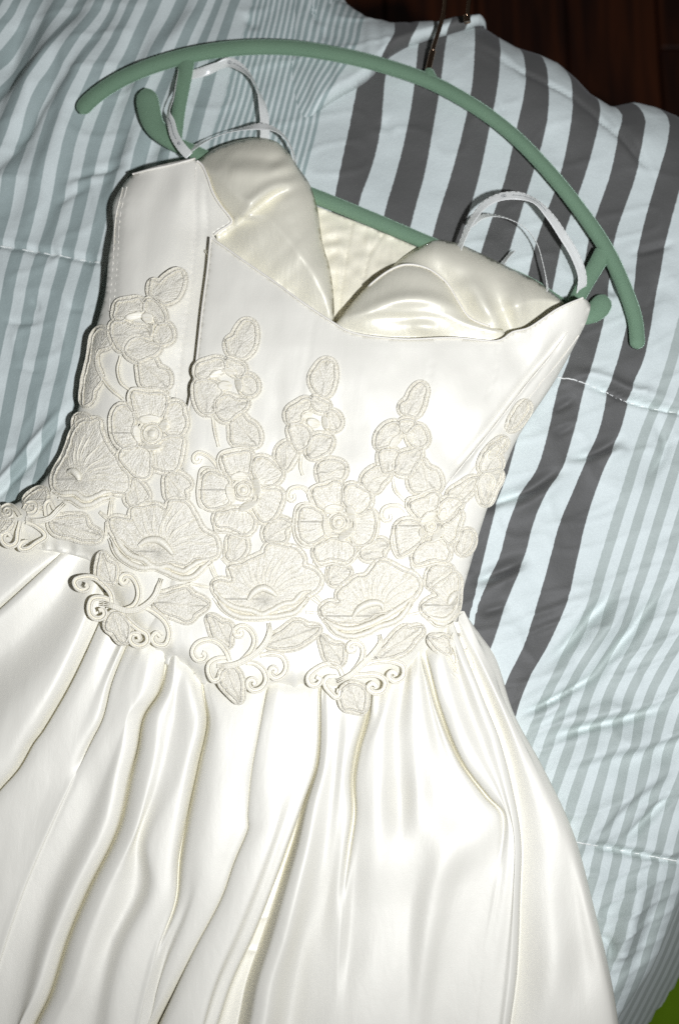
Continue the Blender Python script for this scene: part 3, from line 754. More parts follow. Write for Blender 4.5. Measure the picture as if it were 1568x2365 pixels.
piping(NECK, lambda P: z_front(P) + 0.0004, 0.0007, parent=front)
piping(catmull([(308, 402), (345, 392), (400, 380), (452, 366)], 24), lambda P: z_side(P) - 0.0004, 0.0008, parent=side)
def z_back(P):
    x, y = P[:, 0], P[:, 1]
    z = 0.0085 + 0.0012 * noise2(x / 26, y / 20, 51) + 0.0008 * noise2(x / 11, y / 40, 52)
    z += 0.0016 * np.sin((y + 0.2 * x) / 6.0) * np.exp(-(((x - 765) / 30) ** 2 + ((y - 560) / 40) ** 2))
    for pl in ([(812, 512), (800, 580), (785, 680), (778, 760)], [(880, 545), (850, 590), (838, 640)]):
        d, _ = dist_line(P, pl); z -= 0.0018 * np.exp(-(d / 3) ** 2)
    return z
sheet("back_lining", [(700, 462), (735, 478), (800, 503), (860, 527), (930, 556), (985, 580), (1010, 640), (930, 720), (860, 830), (760, 830), (700, 760)], z_back, M_inner, dress, step=6, thick=0.001)

# ---- skirt: rails run from the waist to the hem, the cloth is spun between them ----------------
RL = []
def rail(pts, z): RL.append((np.array(pts, float), np.broadcast_to(np.array(z, float), (len(pts),)).copy()))
def shift(pts, dx, dy=0): 
    dx = np.broadcast_to(np.array(dx, float), (len(pts),))
    return [(p[0] + d, p[1] + dy) for p, d in zip(pts, dx)]
rail([(-250, 1230), (-420, 1290), (-620, 1380)], 1)
rail([(-230, 1245), (-410, 1310), (-620, 1420)], 9)
rail([(-140, 1262), (-350, 1400), (-620, 1600)], [13, 17, 15])
rail([(-20, 1265), (-200, 1420), (-520, 1740)], [17, 22, 19])
K0 = [(137, 1285), (6, 1405), (-175, 1565), (-450, 1905)]
rail(shift(K0, -22), [18, 20, 20, 18])
rail(shift(K0, 9), [15, 12, 11, 11]); rail(shift(K0, -3), [18, 20, 20, 18]); rail(shift(K0, 16), [19, 22, 22, 20])
rail([(195, 1300), (90, 1445), (-90, 1610), (-400, 2060)], [15, 13, 12, 12])
rail([(222, 1330), (130, 1520), (-20, 1700), (-340, 2260)], [17, 24, 26, 23])
F1 = [(246, 1410), (170, 1577), (104, 1690), (85, 1715), (50, 1775), (0, 1832), (-240, 2190), (-330, 2440)]
rail(shift(F1, -25), [17, 20, 20, 20, 19, 18, 18, 18])
rail(shift(F1, 9), [12, 8, 7, 7, 8, 9, 10, 10]); rail(shift(F1, -3), [17, 19, 19, 19, 19, 18, 17, 17]); rail(shift(F1, 17), [19, 22, 22, 22, 22, 21, 20, 20])
rail([(275, 1478), (225, 1590), (165, 1725), (95, 1850), (-60, 2150), (-190, 2500)], [17, 20, 20, 18, 18, 18])
F2 = [(300, 1480), (262, 1577), (241, 1660), (210, 1718), (165, 1800), (50, 2060), (-90, 2510)]
rail(shift(F2, -14), [18, 19, 19, 18, 18, 18, 18])
rail(shift(F2, [6, 6, 5, 4, 3, 3, 3]), [12, 12, 12, 14, 17.5, 18, 18]); rail(shift(F2, [-2, -2, -2, 0, 6, 6, 6]), [17, 18, 18, 17.5, 17, 17, 17]); rail(shift(F2, 20), [20, 21, 21, 20, 17, 16, 17])
rail([(330, 1490), (305, 1620), (262, 1740), (200, 1880), (110, 2080), (0, 2530)], [20, 22, 19, 14, 14, 16])
F3 = [(386, 1510), (368, 1595), (331, 1655), (316, 1730), (300, 1790), (272, 1910), (200, 2060), (158, 2160), (113, 2300), (80, 2368), (40, 2490)]
rail(shift(F3, -34), [20, 21, 21, 21, 21, 21, 21, 21, 21, 21, 21])
rail(shift(F3, -4), [15, 13, 14, 14, 14, 14, 14, 14, 14, 14, 14])
rail(shift(F3, 2), [12, 7, 6, 5, 5, 5, 5, 5, 5, 5, 5]); rail(shift(F3, [8, 9, 11, 13, 14, 14, 14, 14, 14, 14, 14]), [17, 17, 18, 20, 19, 19, 19, 19, 19, 19, 19]); rail(shift(F3, [18, 24, 34, 42, 46, 46, 46, 46, 46, 46, 46]), [20, 22, 24, 25, 25, 25, 25, 25, 25, 25, 25])
rail([(418, 1560), (400, 1660), (368, 1800), (318, 1945), (322, 2045), (262, 2177), (235, 2277), (205, 2420)], [19, 19, 20, 16, 14, 16, 17, 17])
rail([(445, 1590), (440, 1700), (420, 1800), (346, 1950), (352, 2050), (292, 2180), (262, 2290), (245, 2450)], [21, 24, 24, 23, 23, 23, 23, 23])
F4 = [(470, 1605), (478, 1665), (459, 1760), (433, 1880), (414, 1980), (405, 2080), (362, 2200), (322, 2365), (300, 2500)]
rail(shift(F4, -14), [19, 20, 20, 20, 20, 20, 20, 20, 20]); rail(shift(F4, -2), [16, 13, 12, 13, 14, 17, 20, 20, 20])
rail(shift(F4, 1), [13, 7, 6, 6, 8, 13, 19, 19, 19]); rail(shift(F4, [6, 9, 11, 12, 13, 10, 8, 8, 8]), [18, 19, 19, 19, 19, 18, 18, 18, 18]); rail(shift(F4, [16, 22, 30, 34, 34, 30, 25, 25, 25]), [20, 23, 24, 24, 23, 20, 16, 16, 16])
rail([(540, 1620), (535, 1750), (505, 1900), (475, 2000), (428, 2130), (375, 2250), (345, 2365), (318, 2500)], [21, 24, 25, 24, 21, 18, 16, 16])
F5 = [(618, 1598), (602, 1680), (582, 1790), (574, 1885), (574, 1912), (540, 1995), (514, 2070), (452, 2190), (402, 2290), (364, 2365), (310, 2500)]
rail(shift(F5, -22), [20, 21, 22, 21, 21, 21, 21, 20, 18, 17, 17])
rail(shift(F5, -3), [17, 18, 18, 18, 18, 18, 18, 17, 14, 12, 12])
rail(shift(F5, [5, 5, 5, 5, 5, 5, 5, 4, 3, 2, 2]), [10, 8, 8, 8, 8, 8, 8, 7, 5, 4, 4]); rail(shift(F5, [-1, -1, -1, -1, 1, 2, 2, 1, 4, 9, 12]), [18, 20, 20, 20, 20, 20, 20, 20, 20, 20, 20]); rail(shift(F5, 22), [21, 23, 24, 24, 24, 24, 24, 24, 24, 24, 24])
rail([(662, 1602), (655, 1750), (640, 1900), (600, 2020), (556, 2130), (490, 2290), (440, 2500)], [21, 23, 24, 24, 24, 24, 23])
F6E = [(735, 1602), (728, 1760), (696, 1856), (662, 1950), (622, 2060), (582, 2160), (532, 2270), (500, 2365), (450, 2500)]
F6F = [(739, 1602), (733, 1762), (702, 1858), (672, 1952), (634, 2065), (602, 2168), (568, 2272), (549, 2365), (512, 2500)]
rail(shift(F6E, -26), [20, 21, 20, 20, 19, 18, 17, 17, 17]); rail(F6E, [18, 18, 18, 18, 17, 16, 15, 15, 15])
rail(shift(F6E, [2, 2, 3, 4, 5, 6, 7, 8, 9]), [16, 14, 9, 6, 4, 3, 3, 3, 3]); rail(shift(F6F, [-1, -1, -1, -2, -3, -4, -4, -4, -4]), [15, 12, 7, 3, 2, 2, 2, 2, 2]); rail(F6F, [15, 12, 7, 3, 2, 2, 2, 2, 2])
rail(shift(F6F, [2, 4, 8, 17, 23, 25, 26, 27, 28]), [19, 20, 23, 27, 30, 31, 31, 31, 31]); rail(shift(F6F, [5, 7, 12, 22, 29, 31, 32, 33, 34]), [20, 22, 26, 30, 33, 34, 34, 34, 34]); rail(shift(F6F, [16, 18, 26, 40, 52, 58, 60, 64, 66]), [21, 25, 29, 33, 36, 37, 37, 37, 37])
rail([(785, 1618), (772, 1800), (750, 1950), (722, 2070), (690, 2200), (660, 2365), (640, 2500)], [20, 22, 22, 20, 17, 16, 16])
rail([(815, 1625), (795, 1740), (785, 1850), (772, 1960), (752, 2080), (722, 2240), (700, 2500)], [21, 24, 24, 22, 17, 18, 18])
F7 = [(852, 1615), (846, 1660), (826, 1730), (816, 1800), (817, 1880), (806, 1960), (790, 2080), (772, 2365), (762, 2500)]
rail(shift(F7, -12), [20, 20, 21, 21, 22, 22, 20, 20, 20])
rail(shift(F7, 1), [12, 8, 8, 9, 12, 15, 19, 20, 20]); rail(shift(F7, [8, 9, 9, 8, 8, 8, 8, 8, 8]), [18, 19, 19, 19, 19, 19, 18, 20, 20]); rail(shift(F7, 24), [21, 23, 23, 23, 23, 21, 16, 20, 20])
rail([(900, 1592), (885, 1700), (878, 1850), (870, 1990), (862, 2100), (850, 2365), (848, 2500)], [22, 24, 26, 24, 19, 21, 21])
rail([(930, 1578), (915, 1700), (918, 1780), (925, 1850), (925, 1960), (915, 2100), (912, 2365), (910, 2500)], [15, 18, 18, 15, 22, 20, 22, 22])
rail([(952, 1562), (955, 1700), (962, 1800), (965, 1880), (975, 1970), (950, 2100), (940, 2365), (935, 2500)], [22, 23, 24, 22, 24, 19, 22, 22])
rail([(968, 1552), (985, 1680), (1000, 1780), (1012, 1850), (1025, 1960), (995, 2090), (965, 2365), (960, 2500)], [18, 22, 20, 18, 29, 25, 22, 22])
rail([(978, 1546), (1000, 1660), (1035, 1780), (1075, 1870), (1092, 1935), (1060, 2050), (1020, 2200), (1000, 2500)], [16, 17, 18, 22, 26, 20, 18, 17.5])
F8 = [(986, 1540), (1013, 1640), (1063, 1760), (1122, 1840), (1158, 1882), (1150, 2010), (1110, 2250), (1080, 2500)]
rail(shift(F8, -9), [18, 18, 18, 19, 21, 20.4, 20, 20])
rail(shift(F8, 2), [11, 9, 9, 12, 17, 20.7, 20.4, 20.4]); rail(shift(F8, 9, -2), [18, 20, 20, 20, 21, 21, 20.8, 20.8])
rail([(1020, 1512), (1050, 1640), (1100, 1750), (1148, 1830), (1174, 1900), (1168, 2030), (1136, 2250), (1110, 2500)], [21, 24, 24, 23.5, 22.5, 22, 21.5, 21.5])
rail([(1040, 1500), (1085, 1640), (1125, 1750), (1160, 1840), (1186, 1930), (1184, 2050), (1164, 2250), (1138, 2500)], [16, 18, 21, 22, 22, 22, 22, 22])
F9 = [(1062, 1480), (1120, 1625), (1150, 1700), (1182, 1820), (1202, 1940), (1200, 2060), (1192, 2250), (1177, 2365), (1160, 2500)]
rail(shift(F9, -14), [20, 24, 24, 24, 24, 24, 24, 24, 24]); rail(shift(F9, -1), [18, 21, 21, 21, 21, 21, 21, 21, 21])
rail(shift(F9, 1), [15, 13, 12, 11, 9, 9, 9, 9, 9]); rail(shift(F9, 12), [15, 13, 12, 11, 10, 10, 10, 10, 10])
rail([(1080, 1466), (1145, 1600), (1200, 1735), (1238, 1860), (1262, 2000), (1270, 2200), (1265, 2365), (1262, 2500)], [16, 19, 17, 15, 14, 16, 15, 15])
rail([(1092, 1456), (1165, 1620), (1228, 1760), (1285, 1900), (1322, 2050), (1345, 2230), (1355, 2365), (1362, 2500)], [16, 15, 15, 15, 13, 12, 15, 15])
OUTL = [(1098, 1452), (1142, 1516), (1187, 1650), (1252, 1770), (1322, 1920), (1372, 2100), (1412, 2270), (1427, 2365), (1440, 2500)]
rail(shift(OUTL, -14), 13); rail(shift(OUTL, -2), 8); rail(shift(OUTL, 0), 4); rail(shift(OUTL, -6), 0.5)
NT, SUB = 230, 7
rows = []
for pts, z in RL:
    d0 = pts[0] - pts[1]; d0 = d0 / np.linalg.norm(d0) * 48        # tucked up under the bodice
    pts = np.vstack([pts[0] + d0, pts]); z = np.r_[min(z[0], 15), z]
    z = np.where(z > 18, 18 + (z - 18) * 0.62, z)          # broad flat panels between the tucks
    q = np.column_stack([pts, z * 6.0])            # height weighs into the smoothing only
    c = catmull(q, NT); c[:, 2] /= 6.0; rows.append(c)
rows = np.array(rows)                              # rails x NT x 3
n = len(rows)
ext = np.concatenate([2 * rows[:1] - rows[1:2], rows, 2 * rows[-1:] - rows[-2:-1]])
grid = []
scale = np.array([1, 1, 3.2])                      # mm to plan units, so chords are true lengths
for i in range(n - 1):
    a, b, c, d = [ext[i + k] * scale for k in range(4)]
    la = np.linalg.norm(b - a, axis=1)[:, None] + 1e-6; lb = np.linalg.norm(c - b, axis=1)[:, None] + 1e-6; lc_ = np.linalg.norm(d - c, axis=1)[:, None] + 1e-6
    m1 = ((b - a) / la + (c - b) / lb) * 0.5 * lb * np.minimum(1, 1.8 * la / lb); m2 = ((c - b) / lb + (d - c) / lc_) * 0.5 * lb * np.minimum(1, 1.8 * lc_ / lb)
    for k in range(SUB):
        t = k / SUB; h = t * t
        grid.append(((2 * t * h - 3 * h + 1) * b + (t * h - 2 * h + t) * m1 + (-2 * t * h + 3 * h) * c + (t * h - h) * m2) / scale)
grid.append(rows[-1])
grid = np.array(grid)                              # across x along x 3
na = len(grid)
fl_ = grid.reshape(-1, 3)
tt = np.tile(np.linspace(0, 1, NT), na)
x, y = fl_[:, 0], fl_[:, 1]
edge_fade = np.clip(np.minimum(np.repeat(np.arange(na), NT) / 30, (na - 1 - np.repeat(np.arange(na), NT)) / 30), 0, 1)
soft = 1.3 * noise2((x + 0.35 * y) / 120, (y - 0.35 * x) / 300, 61) + 0.35 * noise2((x + 0.3 * y) / 55, (y - 0.3 * x) / 170, 62)
gather = 2.8 * np.exp(-tt / 0.09) * noise2(np.repeat(np.arange(na), NT) / 9.0, tt * 9, 64) + 1.3 * np.exp(-tt / 0.05) * noise2(np.repeat(np.arange(na), NT) / 4.5, tt * 12, 65)
Z = np.maximum((fl_[:, 2] + (soft + gather) * edge_fade) * 0.001, 0.0006)
Z = np.maximum(Z, (comforter_z(fl_[:, :2]) + 0.0015) * np.clip(edge_fade * 3, 0, 1))
SV = plan(fl_[:, :2], Z)
SF = [(i * NT + j, i * NT + j + 1, (i + 1) * NT + j + 1, (i + 1) * NT + j) for i in range(na - 1) for j in range(NT - 1)]
skirt = link_mesh("gathered_skirt", SV, SF, M_satin, dress, uv=fl_[:, :2] * 0.00031)

# ================================================================== LACE
ZL = 0.0004
def zlace(P):
    return np.maximum(zb(P), 0.0) + ZL
def plate_data(outline, h=0.0011, center=None, ribs=0, lift=0.0, cord=0.00075, n=None, seed=0, curl=0.0, flange=9.5):
    """a padded, net-filled patch with a stitched cord round its rim"""
    o = np.asarray(outline, float); per = seglen(np.vstack([o, o[:1]]))
    ring = catmull(o, n or max(16, int(per / 5.5)), closed=True)
    ring = ring + 1.3 * np.stack([noise2(np.arange(len(ring)) * 0.9, seed + 1.0 + 0 * ring[:, 0], 71), noise2(np.arange(len(ring)) * 0.9, seed + 4.0 + 0 * ring[:, 0], 72)], 1)
    outer = ring
    if flange:
        T = np.roll(ring, -1, 0) - np.roll(ring, 1, 0); T /= np.linalg.norm(T, axis=1)[:, None] + 1e-9
        area = 0.5 * np.sum(ring[:, 0] * np.roll(ring[:, 1], -1) - np.roll(ring[:, 0], -1) * ring[:, 1])
        sg = 1 if area > 0 else -1
        Nn = np.stack([T[:, 1], -T[:, 0]], 1) * sg
        outer = ring + Nn * flange
        for _ in range(3): outer = (np.roll(outer, 1, 0) + 2 * outer + np.roll(outer, -1, 0)) / 4
    P, F, _ = tri_fill(outer, 4.5, densify=7)
    d, _ = dist_line(P, np.vstack([ring, ring[:1]])); ins = inside(P, ring)
    d = np.where(ins, d, 0)
    z = zlace(P) + lift + np.where(ins, h * (0.35 + 0.5 * np.sqrt(np.clip(d / 12, 0, 1))), h * 0.1) + 0.00010 * noise2(P[:, 0] / 5, P[:, 1] / 5, 73)
    c = np.asarray(center, float) if center is not None else None
    if c is not None:
        v = P - c; ang = np.arctan2(v[:, 1], v[:, 0]); rr = np.hypot(v[:, 0], v[:, 1])
        z += 0.00022 * np.sin(ang * ribs) * np.clip(d / 8, 0, 1) * np.clip(rr / 30, 0, 1)
        z -= curl * np.exp(-(rr / 34) ** 2)
    if c is not None: UVp = np.stack([rr, ang * 42.0], 1) * 0.00031
    else:
        q = P - P.mean(0); ev, evec = np.linalg.eigh(q.T @ q); UVp = (q @ evec[:, ::-1]) * 0.00031; UVp[:, 1] += UVp[:, 0] * 0.5 * np.sign(UVp[:, 1])
    s = Soup(); s.add(plan(P, z), [tuple(reversed(f)) for f in F], UVp + seed)
    if cord:
        s.tube(plan(ring, zlace(ring) + lift + 0.0012), cord * 0.85, cord * 0.95, 6, closed=True)
        if flange: s.tube(plan(outer, zlace(outer) + lift + 0.0004), cord * 0.65, cord * 0.7, 6, closed=True)
        # rim turned down so the patch never floats
        top = plan(outer, zlace(outer) + lift + 0.0004); low = plan(outer, zlace(outer) - 0.0006); m = len(outer)
        s.add(np.vstack([top, low]), [(i, (i + 1) % m, m + (i + 1) % m, m + i) for i in range(m)])
    return s
def plate(name, outline, parent, **kw):
    kw.setdefault("seed", random.random() * 90)
    return plate_data(outline, **kw).build(name, M_lace, parent)
def cord_data(s, pts, r=0.00085, dz=0.0010, taper=True, arch=0.0):
    L = seglen(pts); n = max(8, int(L / 4.5)); c = catmull(pts, n)
    rr = np.full(n, r)
    if taper:
        k = np.clip(np.minimum(np.arange(n), np.arange(n)[::-1]) / 5.0, 0.35, 1); rr = r * k
    s.tube(plan(c, zlace(c) + dz + arch * np.sin(np.linspace(0, math.pi, n))), rr, rr, 7)
def offset(pts, d):
    c = catmull(pts, max(12, int(seglen(pts) / 6))); T = np.gradient(c, axis=0); T /= np.linalg.norm(T, axis=1)[:, None] + 1e-9
    return c + np.stack([-T[:, 1], T[:, 0]], 1) * d
def cord(name, pts, parent, double=0.0, r=0.00085, mat=None, dz=0.0010, taper=True):
    s = Soup()
    if double:
        cord_data(s, offset(pts, double), r, dz, taper); cord_data(s, offset(pts, -double), r, dz, taper)
        # the flat braid between the two cords
        a, b_ = offset(pts, double), offset(pts, -double); n = len(a)
        A_, B_ = plan(a, zlace(a) + dz * 0.6), plan(b_, zlace(b_) + dz * 0.6)
        s.add(np.vstack([A_, B_]), [(i, i + 1, n + i + 1, n + i) for i in range(n - 1)])
    else: cord_data(s, pts, r, dz, taper)
    return s.build(name, mat or M_cord, parent)
def puff(name, c, rx, ry, rot, parent, h=0.0022, dz=0.0006):
    """a satin-stitched padded oval"""
    V = []; F = []; nu, nv = 12, 5
    ca, sa = math.cos(math.radians(rot)), math.sin(math.radians(rot))
    P = []; H = []
    for j in range(nv):
        f = math.cos(j / nv * math.pi / 2); hh = math.sin(j / nv * math.pi / 2)
        for i in range(nu):
            a = i / nu * 2 * math.pi; x_, y_ = rx * f * math.cos(a), ry * f * math.sin(a)
            P.append((c[0] + x_ * ca - y_ * sa, c[1] + x_ * sa + y_ * ca)); H.append(h * hh)
    P.append(c); H.append(h)
    P = np.array(P); V = plan(P, zlace(P) + dz + np.array(H))
    for j in range(nv - 1):
        for i in range(nu): F.append((j * nu + i, (j + 1) * nu + i, (j + 1) * nu + (i + 1) % nu, j * nu + (i + 1) % nu))
    for i in range(nu): F.append(((nv - 1) * nu + i, nv * nu, (nv - 1) * nu + (i + 1) % nu))
    return link_mesh(name, V, F, M_cord, parent, uv=P * 0.00031)
def facet(name, c, rx, ry, rot, parent, centre, h=0.0036):
    """padded wall of the flower's hollow: lowest towards the centre, highest at its outer rim"""
    nu, nv = 18, 5; ca, sa = math.cos(math.radians(rot)), math.sin(math.radians(rot))
    out = np.array(c) - np.array(centre); out /= np.linalg.norm(out) + 1e-9
    P = [c]
    for j in range(1, nv + 1):
        f = j / nv
        for i in range(nu):
            a = i / nu * 2 * math.pi; x_, y_ = rx * f * math.cos(a), ry * f * math.sin(a)
            P.append((c[0] + x_ * ca - y_ * sa, c[1] + x_ * sa + y_ * ca))
    P = np.array(P); t = (P - np.array(c)) @ out; t = t / (np.abs(t).max() + 1e-9)
    Z = zlace(P) + 0.0009 + h * (0.5 + 0.5 * t) ** 0.8
    V = list(map(tuple, plan(P, Z))); F = [(0, 1 + i, 1 + (i + 1) % nu) for i in range(nu)]
    for j in range(nv - 1):
        a0, b0 = 1 + j * nu, 1 + (j + 1) * nu
        F += [(a0 + i, b0 + i, b0 + (i + 1) % nu, a0 + (i + 1) % nu) for i in range(nu)]
    rim = P[-nu:]; k = len(V); V += list(map(tuple, plan(rim + (rim - np.array(c)) * 0.18, zlace(rim) + 0.0006)))
    b0 = 1 + (nv - 1) * nu; F += [(b0 + i, k + i, k + (i + 1) % nu, b0 + (i + 1) % nu) for i in range(nu)]
    return link_mesh(name, V, F, M_cord, parent, uv=list(map(tuple, np.vstack([P, rim]) * 0.00031)))
def ring_cord(name, c, r, parent, dz=0.0016, t=0.0008):
    a = np.arange(18) / 18 * 2 * math.pi; P = np.stack([c[0] + r * np.cos(a), c[1] + r * np.sin(a)], 1)
    s = Soup(); s.tube(plan(P, zlace(P) + dz), t, t, 6, closed=True); return s.build(name, M_cord, parent)
def one(f, *p): return f(*p)[0]

def flower(petals, centre, rc, ovals, outer=(), curls=()):
    """open five-petalled flower; the heart carries the petals as its parts"""
    s = Soup(); a = np.arange(20) / 20 * 2 * math.pi
    disc = np.stack([centre[0] + rc * np.cos(a), centre[1] + rc * np.sin(a)], 1)
    s = plate_data(disc, h=0.0016, lift=0.0006, cord=0.0007)
    o = s.build("lace_flower", M_lace, dress)
    for i, p in enumerate(petals):
        plate("petal", p, o, center=centre, ribs=34, lift=0.0005 + 0.0002 * (i % 2), curl=0.0006, cord=0.00085)
        big = np.asarray(p, float); m = big.mean(0); v = big - np.asarray(centre)
    puff("flower_eye", centre, rc * 0.42, rc * 0.42, 0, o, 0.0020, 0.0016)
    ring_cord("eye_ring", centre, rc * 0.72, o, 0.0022)
    for (c, rx, ry, rot) in ovals: facet("padded_stamen", c, rx, ry, rot, o, centre)
    for q in outer: cord("outline_cord", q, o)
    for q in curls: cord("curl", q, o, double=3.2, r=0.00075)
    return o
def far(p, centre, k):
    c = np.asarray(centre); q = np.asarray(p, float); v = q - c; r = np.linalg.norm(v, axis=1)[:, None]
    q = c + v * (r + k) / r; keep = (r[:, 0] > np.median(r) * 0.9); return q[keep]

K = 1 / 3.136 * 0.765625
def ov(f, x, y, rx, ry, rot): return (one(f, (x, y)), rx * K, ry * K, rot)
F_top = flower([q8((1050,1265),(1180,1272),(1305,1280),(1312,1380),(1262,1465),(1180,1440),(1100,1490),(1062,1400)),
        q8((940,1370),(1020,1380),(1062,1480),(1042,1570),(1090,1680),(1000,1710),(920,1650),(890,1540),(900,1430)),
        q8((1330,1360),(1425,1350),(1455,1440),(1470,1520),(1420,1600),(1330,1600),(1290,1530),(1310,1430)),
        q8((960,1720),(1100,1690),(1180,1720),(1190,1850),(1170,1930),(1080,1930),(1000,1860),(950,1790)),
        q8((1205,1720),(1310,1620),(1440,1620),(1430,1750),(1380,1880),(1290,1880),(1212,1850))], one(q8, (1200,1590)), 26,
       [(one(q8,(1180,1478)), 24, 10, 0), (one(q8,(1085,1590)), 9, 20, -15), (one(q8,(1290,1530)), 9, 16, 20), (one(q8,(1205,1690)), 20, 8, 0)],
       outer=[q8((1020,1395),(1010,1290),(1040,1235),(1190,1240),(1330,1245),(1345,1330))])
flower([c6((545,85),(600,62),(700,45),(800,32),(820,90),(810,170),(790,240),(700,235),(620,270),(570,200),(548,130)),
        c6((370,260),(440,232),(520,260),(600,310),(590,420),(600,520),(520,560),(430,575),(362,530),(345,430),(355,340)),
        c6((850,110),(930,92),(1000,130),(1060,190),(1105,230),(1090,290),(1040,340),(930,380),(890,350),(850,290),(822,210)),
        c6((900,400),(1000,392),(1095,412),(1108,470),(1080,550),(1040,640),(980,700),(910,700),(862,640),(832,570),(870,500)),
        c6((480,625),(560,612),(660,582),(760,600),(830,650),(840,740),(800,800),(740,820),(680,790),(600,760),(490,740))], one(c6,(735,400)), 19,
       [ov(c6,690,275,72,36,-8), ov(c6,862,370,38,85,-10), ov(c6,612,430,36,85,-15), ov(c6,780,552,90,36,-25)],
       outer=[c6((590,300),(520,230),(490,120),(520,50),(640,10),(800,-10)), c6((430,600),(330,560),(300,440),(310,320),(340,200),(420,190),(520,230)), c6((470,640),(460,760),(480,800),(600,810),(700,850),(800,850),(860,790))],
       curls=[c6((500,200),(440,110),(370,62),(310,50),(268,90),(278,135),(318,140),(330,105))])
flower([c7((300,250),(330,222),(420,207),(500,165),(560,180),(580,260),(570,360),(540,440),(480,392),(400,430),(340,390),(310,320)),
        c7((612,210),(680,192),(740,230),(825,270),(848,320),(830,390),(780,450),(720,480),(650,400),(605,380),(592,300)),
        c7((700,500),(780,462),(860,432),(888,520),(880,620),(850,700),(790,760),(712,768),(655,720),(682,600)),
        c7((190,430),(270,412),(340,440),(400,500),(390,590),(410,660),(340,720),(260,745),(190,700),(167,600),(172,500)),
        c7((310,800),(400,742),(480,702),(560,720),(640,742),(690,800),(680,870),(620,920),(540,902),(460,895),(360,918),(322,870))], one(c7,(540,550)), 19,
       [ov(c7,480,425,80,40,-10), ov(c7,655,468,36,78,-25), ov(c7,428,600,36,80,-12), ov(c7,606,660,84,38,-38)],
       outer=[c7((390,470),(300,390),(250,300),(260,240),(340,190),(440,170),(520,130)), c7((330,440),(260,370),(150,390),(115,500),(110,620),(150,740),(240,790),(330,780)), c7((300,830),(320,930),(360,970),(480,940),(580,970),(660,930),(710,850),(760,800),(860,740),(900,640),(905,520),(860,430))],
       curls=[c7((280,340),(225,235),(150,218),(82,242),(62,305),(90,348),(128,322),(115,285))])
flower([c8((430,380),(470,350),(560,320),(650,272),(698,290),(700,370),(670,440),(600,460),(530,510),(480,470),(440,420)),
        c8((300,600),(340,552),(420,532),(530,570),(560,640),(530,730),(470,780),(400,830),(340,850),(312,780),(300,690)),
        c8((460,880),(500,800),(570,742),(650,732),(740,702),(790,780),(800,860),(750,920),(680,902),(600,912),(490,948)),
        c8((740,580),(820,540),(880,480),(900,432),(918,480),(880,600),(860,700),(790,750),(732,690),(722,630)),
        c8((702,400),(760,332),(860,322),(925,370),(870,440),(800,520),(722,540),(692,480))], one(c8,(632,590)), 15,
       [ov(c8,600,512,85,40,-38), ov(c8,690,660,82,36,-52), ov(c8,735,480,30,60,15), ov(c8,540,650,26,44,-10)],
       outer=[c8((520,520),(430,470),(390,400),(400,330),(500,300),(620,240),(700,230)), c8((290,590),(250,700),(270,820),(320,890),(420,850),(500,790)), c8((440,880),(450,980),(560,970),(680,940),(780,950),(830,880))],
       curls=[c8((390,450),(340,402),(260,392),(182,422),(162,488),(200,538),(248,520),(240,475))])

def pansy(petals, ovals, leaf=None, veins=()):
    o = plate("lace_bud", petals[0], dress, lift=0.0004, cord=0.0009)
    for p in petals[1:]: plate("petal", p, o, lift=0.0004 + 0.0003 * random.random(), cord=0.0009)
    mid = np.mean([np.mean(q, 0) for q in petals], 0)
    for (c, rx, ry, rot) in ovals: facet("padded_stamen", c, rx, ry, rot, o, tuple(mid + 0.01), 0.0030)
    if leaf is not None: plate("leaf", leaf, o, cord=0.0008)
    for q in veins: cord("stem", q, o, double=2.6, r=0.0007)
    return o
pansy([c1((450,600),(560,600),(640,640),(750,650),(820,740),(700,742),(600,790),(552,880),(480,830),(430,720)),
       c1((480,420),(560,397),(640,387),(690,372),(735,420),(735,500),(660,510),(580,560),(500,600),(460,560),(470,480)),
       c1((760,392),(830,392),(880,440),(940,540),(940,600),(860,610),(820,540),(742,500)),
       c1((880,620),(970,622),(1010,690),(1010,770),(950,810),(850,800),(832,720)),
       c1((562,880),(600,780),(680,747),(780,790),(900,830),(850,900),(760,940),(690,970),(610,930))],
      [ov(c1,640,545,80,32,-12), ov(c1,770,560,55,40,30), ov(c1,800,670,20,60,0)],
      c1((810,200),(880,235),(950,172),(1085,112),(1118,190),(1105,270),(1060,370),(1000,410),(920,430),(850,380),(792,330),(800,260)),
      [c1((520,920),(495,1060),(530,1180),(600,1240)), c1((290,870),(300,1030),(400,1200),(540,1330))])
pansy([c2((130,700),(230,682),(330,700),(380,800),(310,880),(300,980),(200,990),(140,900),(122,800)),
       c2((150,530),(250,497),(350,472),(400,500),(400,580),(300,600),(230,670),(140,650),(130,590)),
       c2((430,472),(500,500),(588,540),(600,600),(540,650),(470,600),(412,560)),
       c2((560,650),(640,632),(700,680),(718,760),(660,830),(570,790),(560,720)),
       c2((320,930),(350,860),(430,822),(520,860),(630,870),(590,950),(500,1010),(430,1070),(352,1030))],
      [ov(c2,330,620,80,28,-25), ov(c2,450,600,60,28,25), ov(c2,535,720,28,66,-12), ov(c2,400,730,60,40,0)],
      c2((420,300),(480,272),(530,182),(600,112),(678,140),(700,230),(690,330),(640,430),(570,470),(500,450),(440,420),(422,360)),
      [c2((290,1030),(312,1150),(345,1310))])
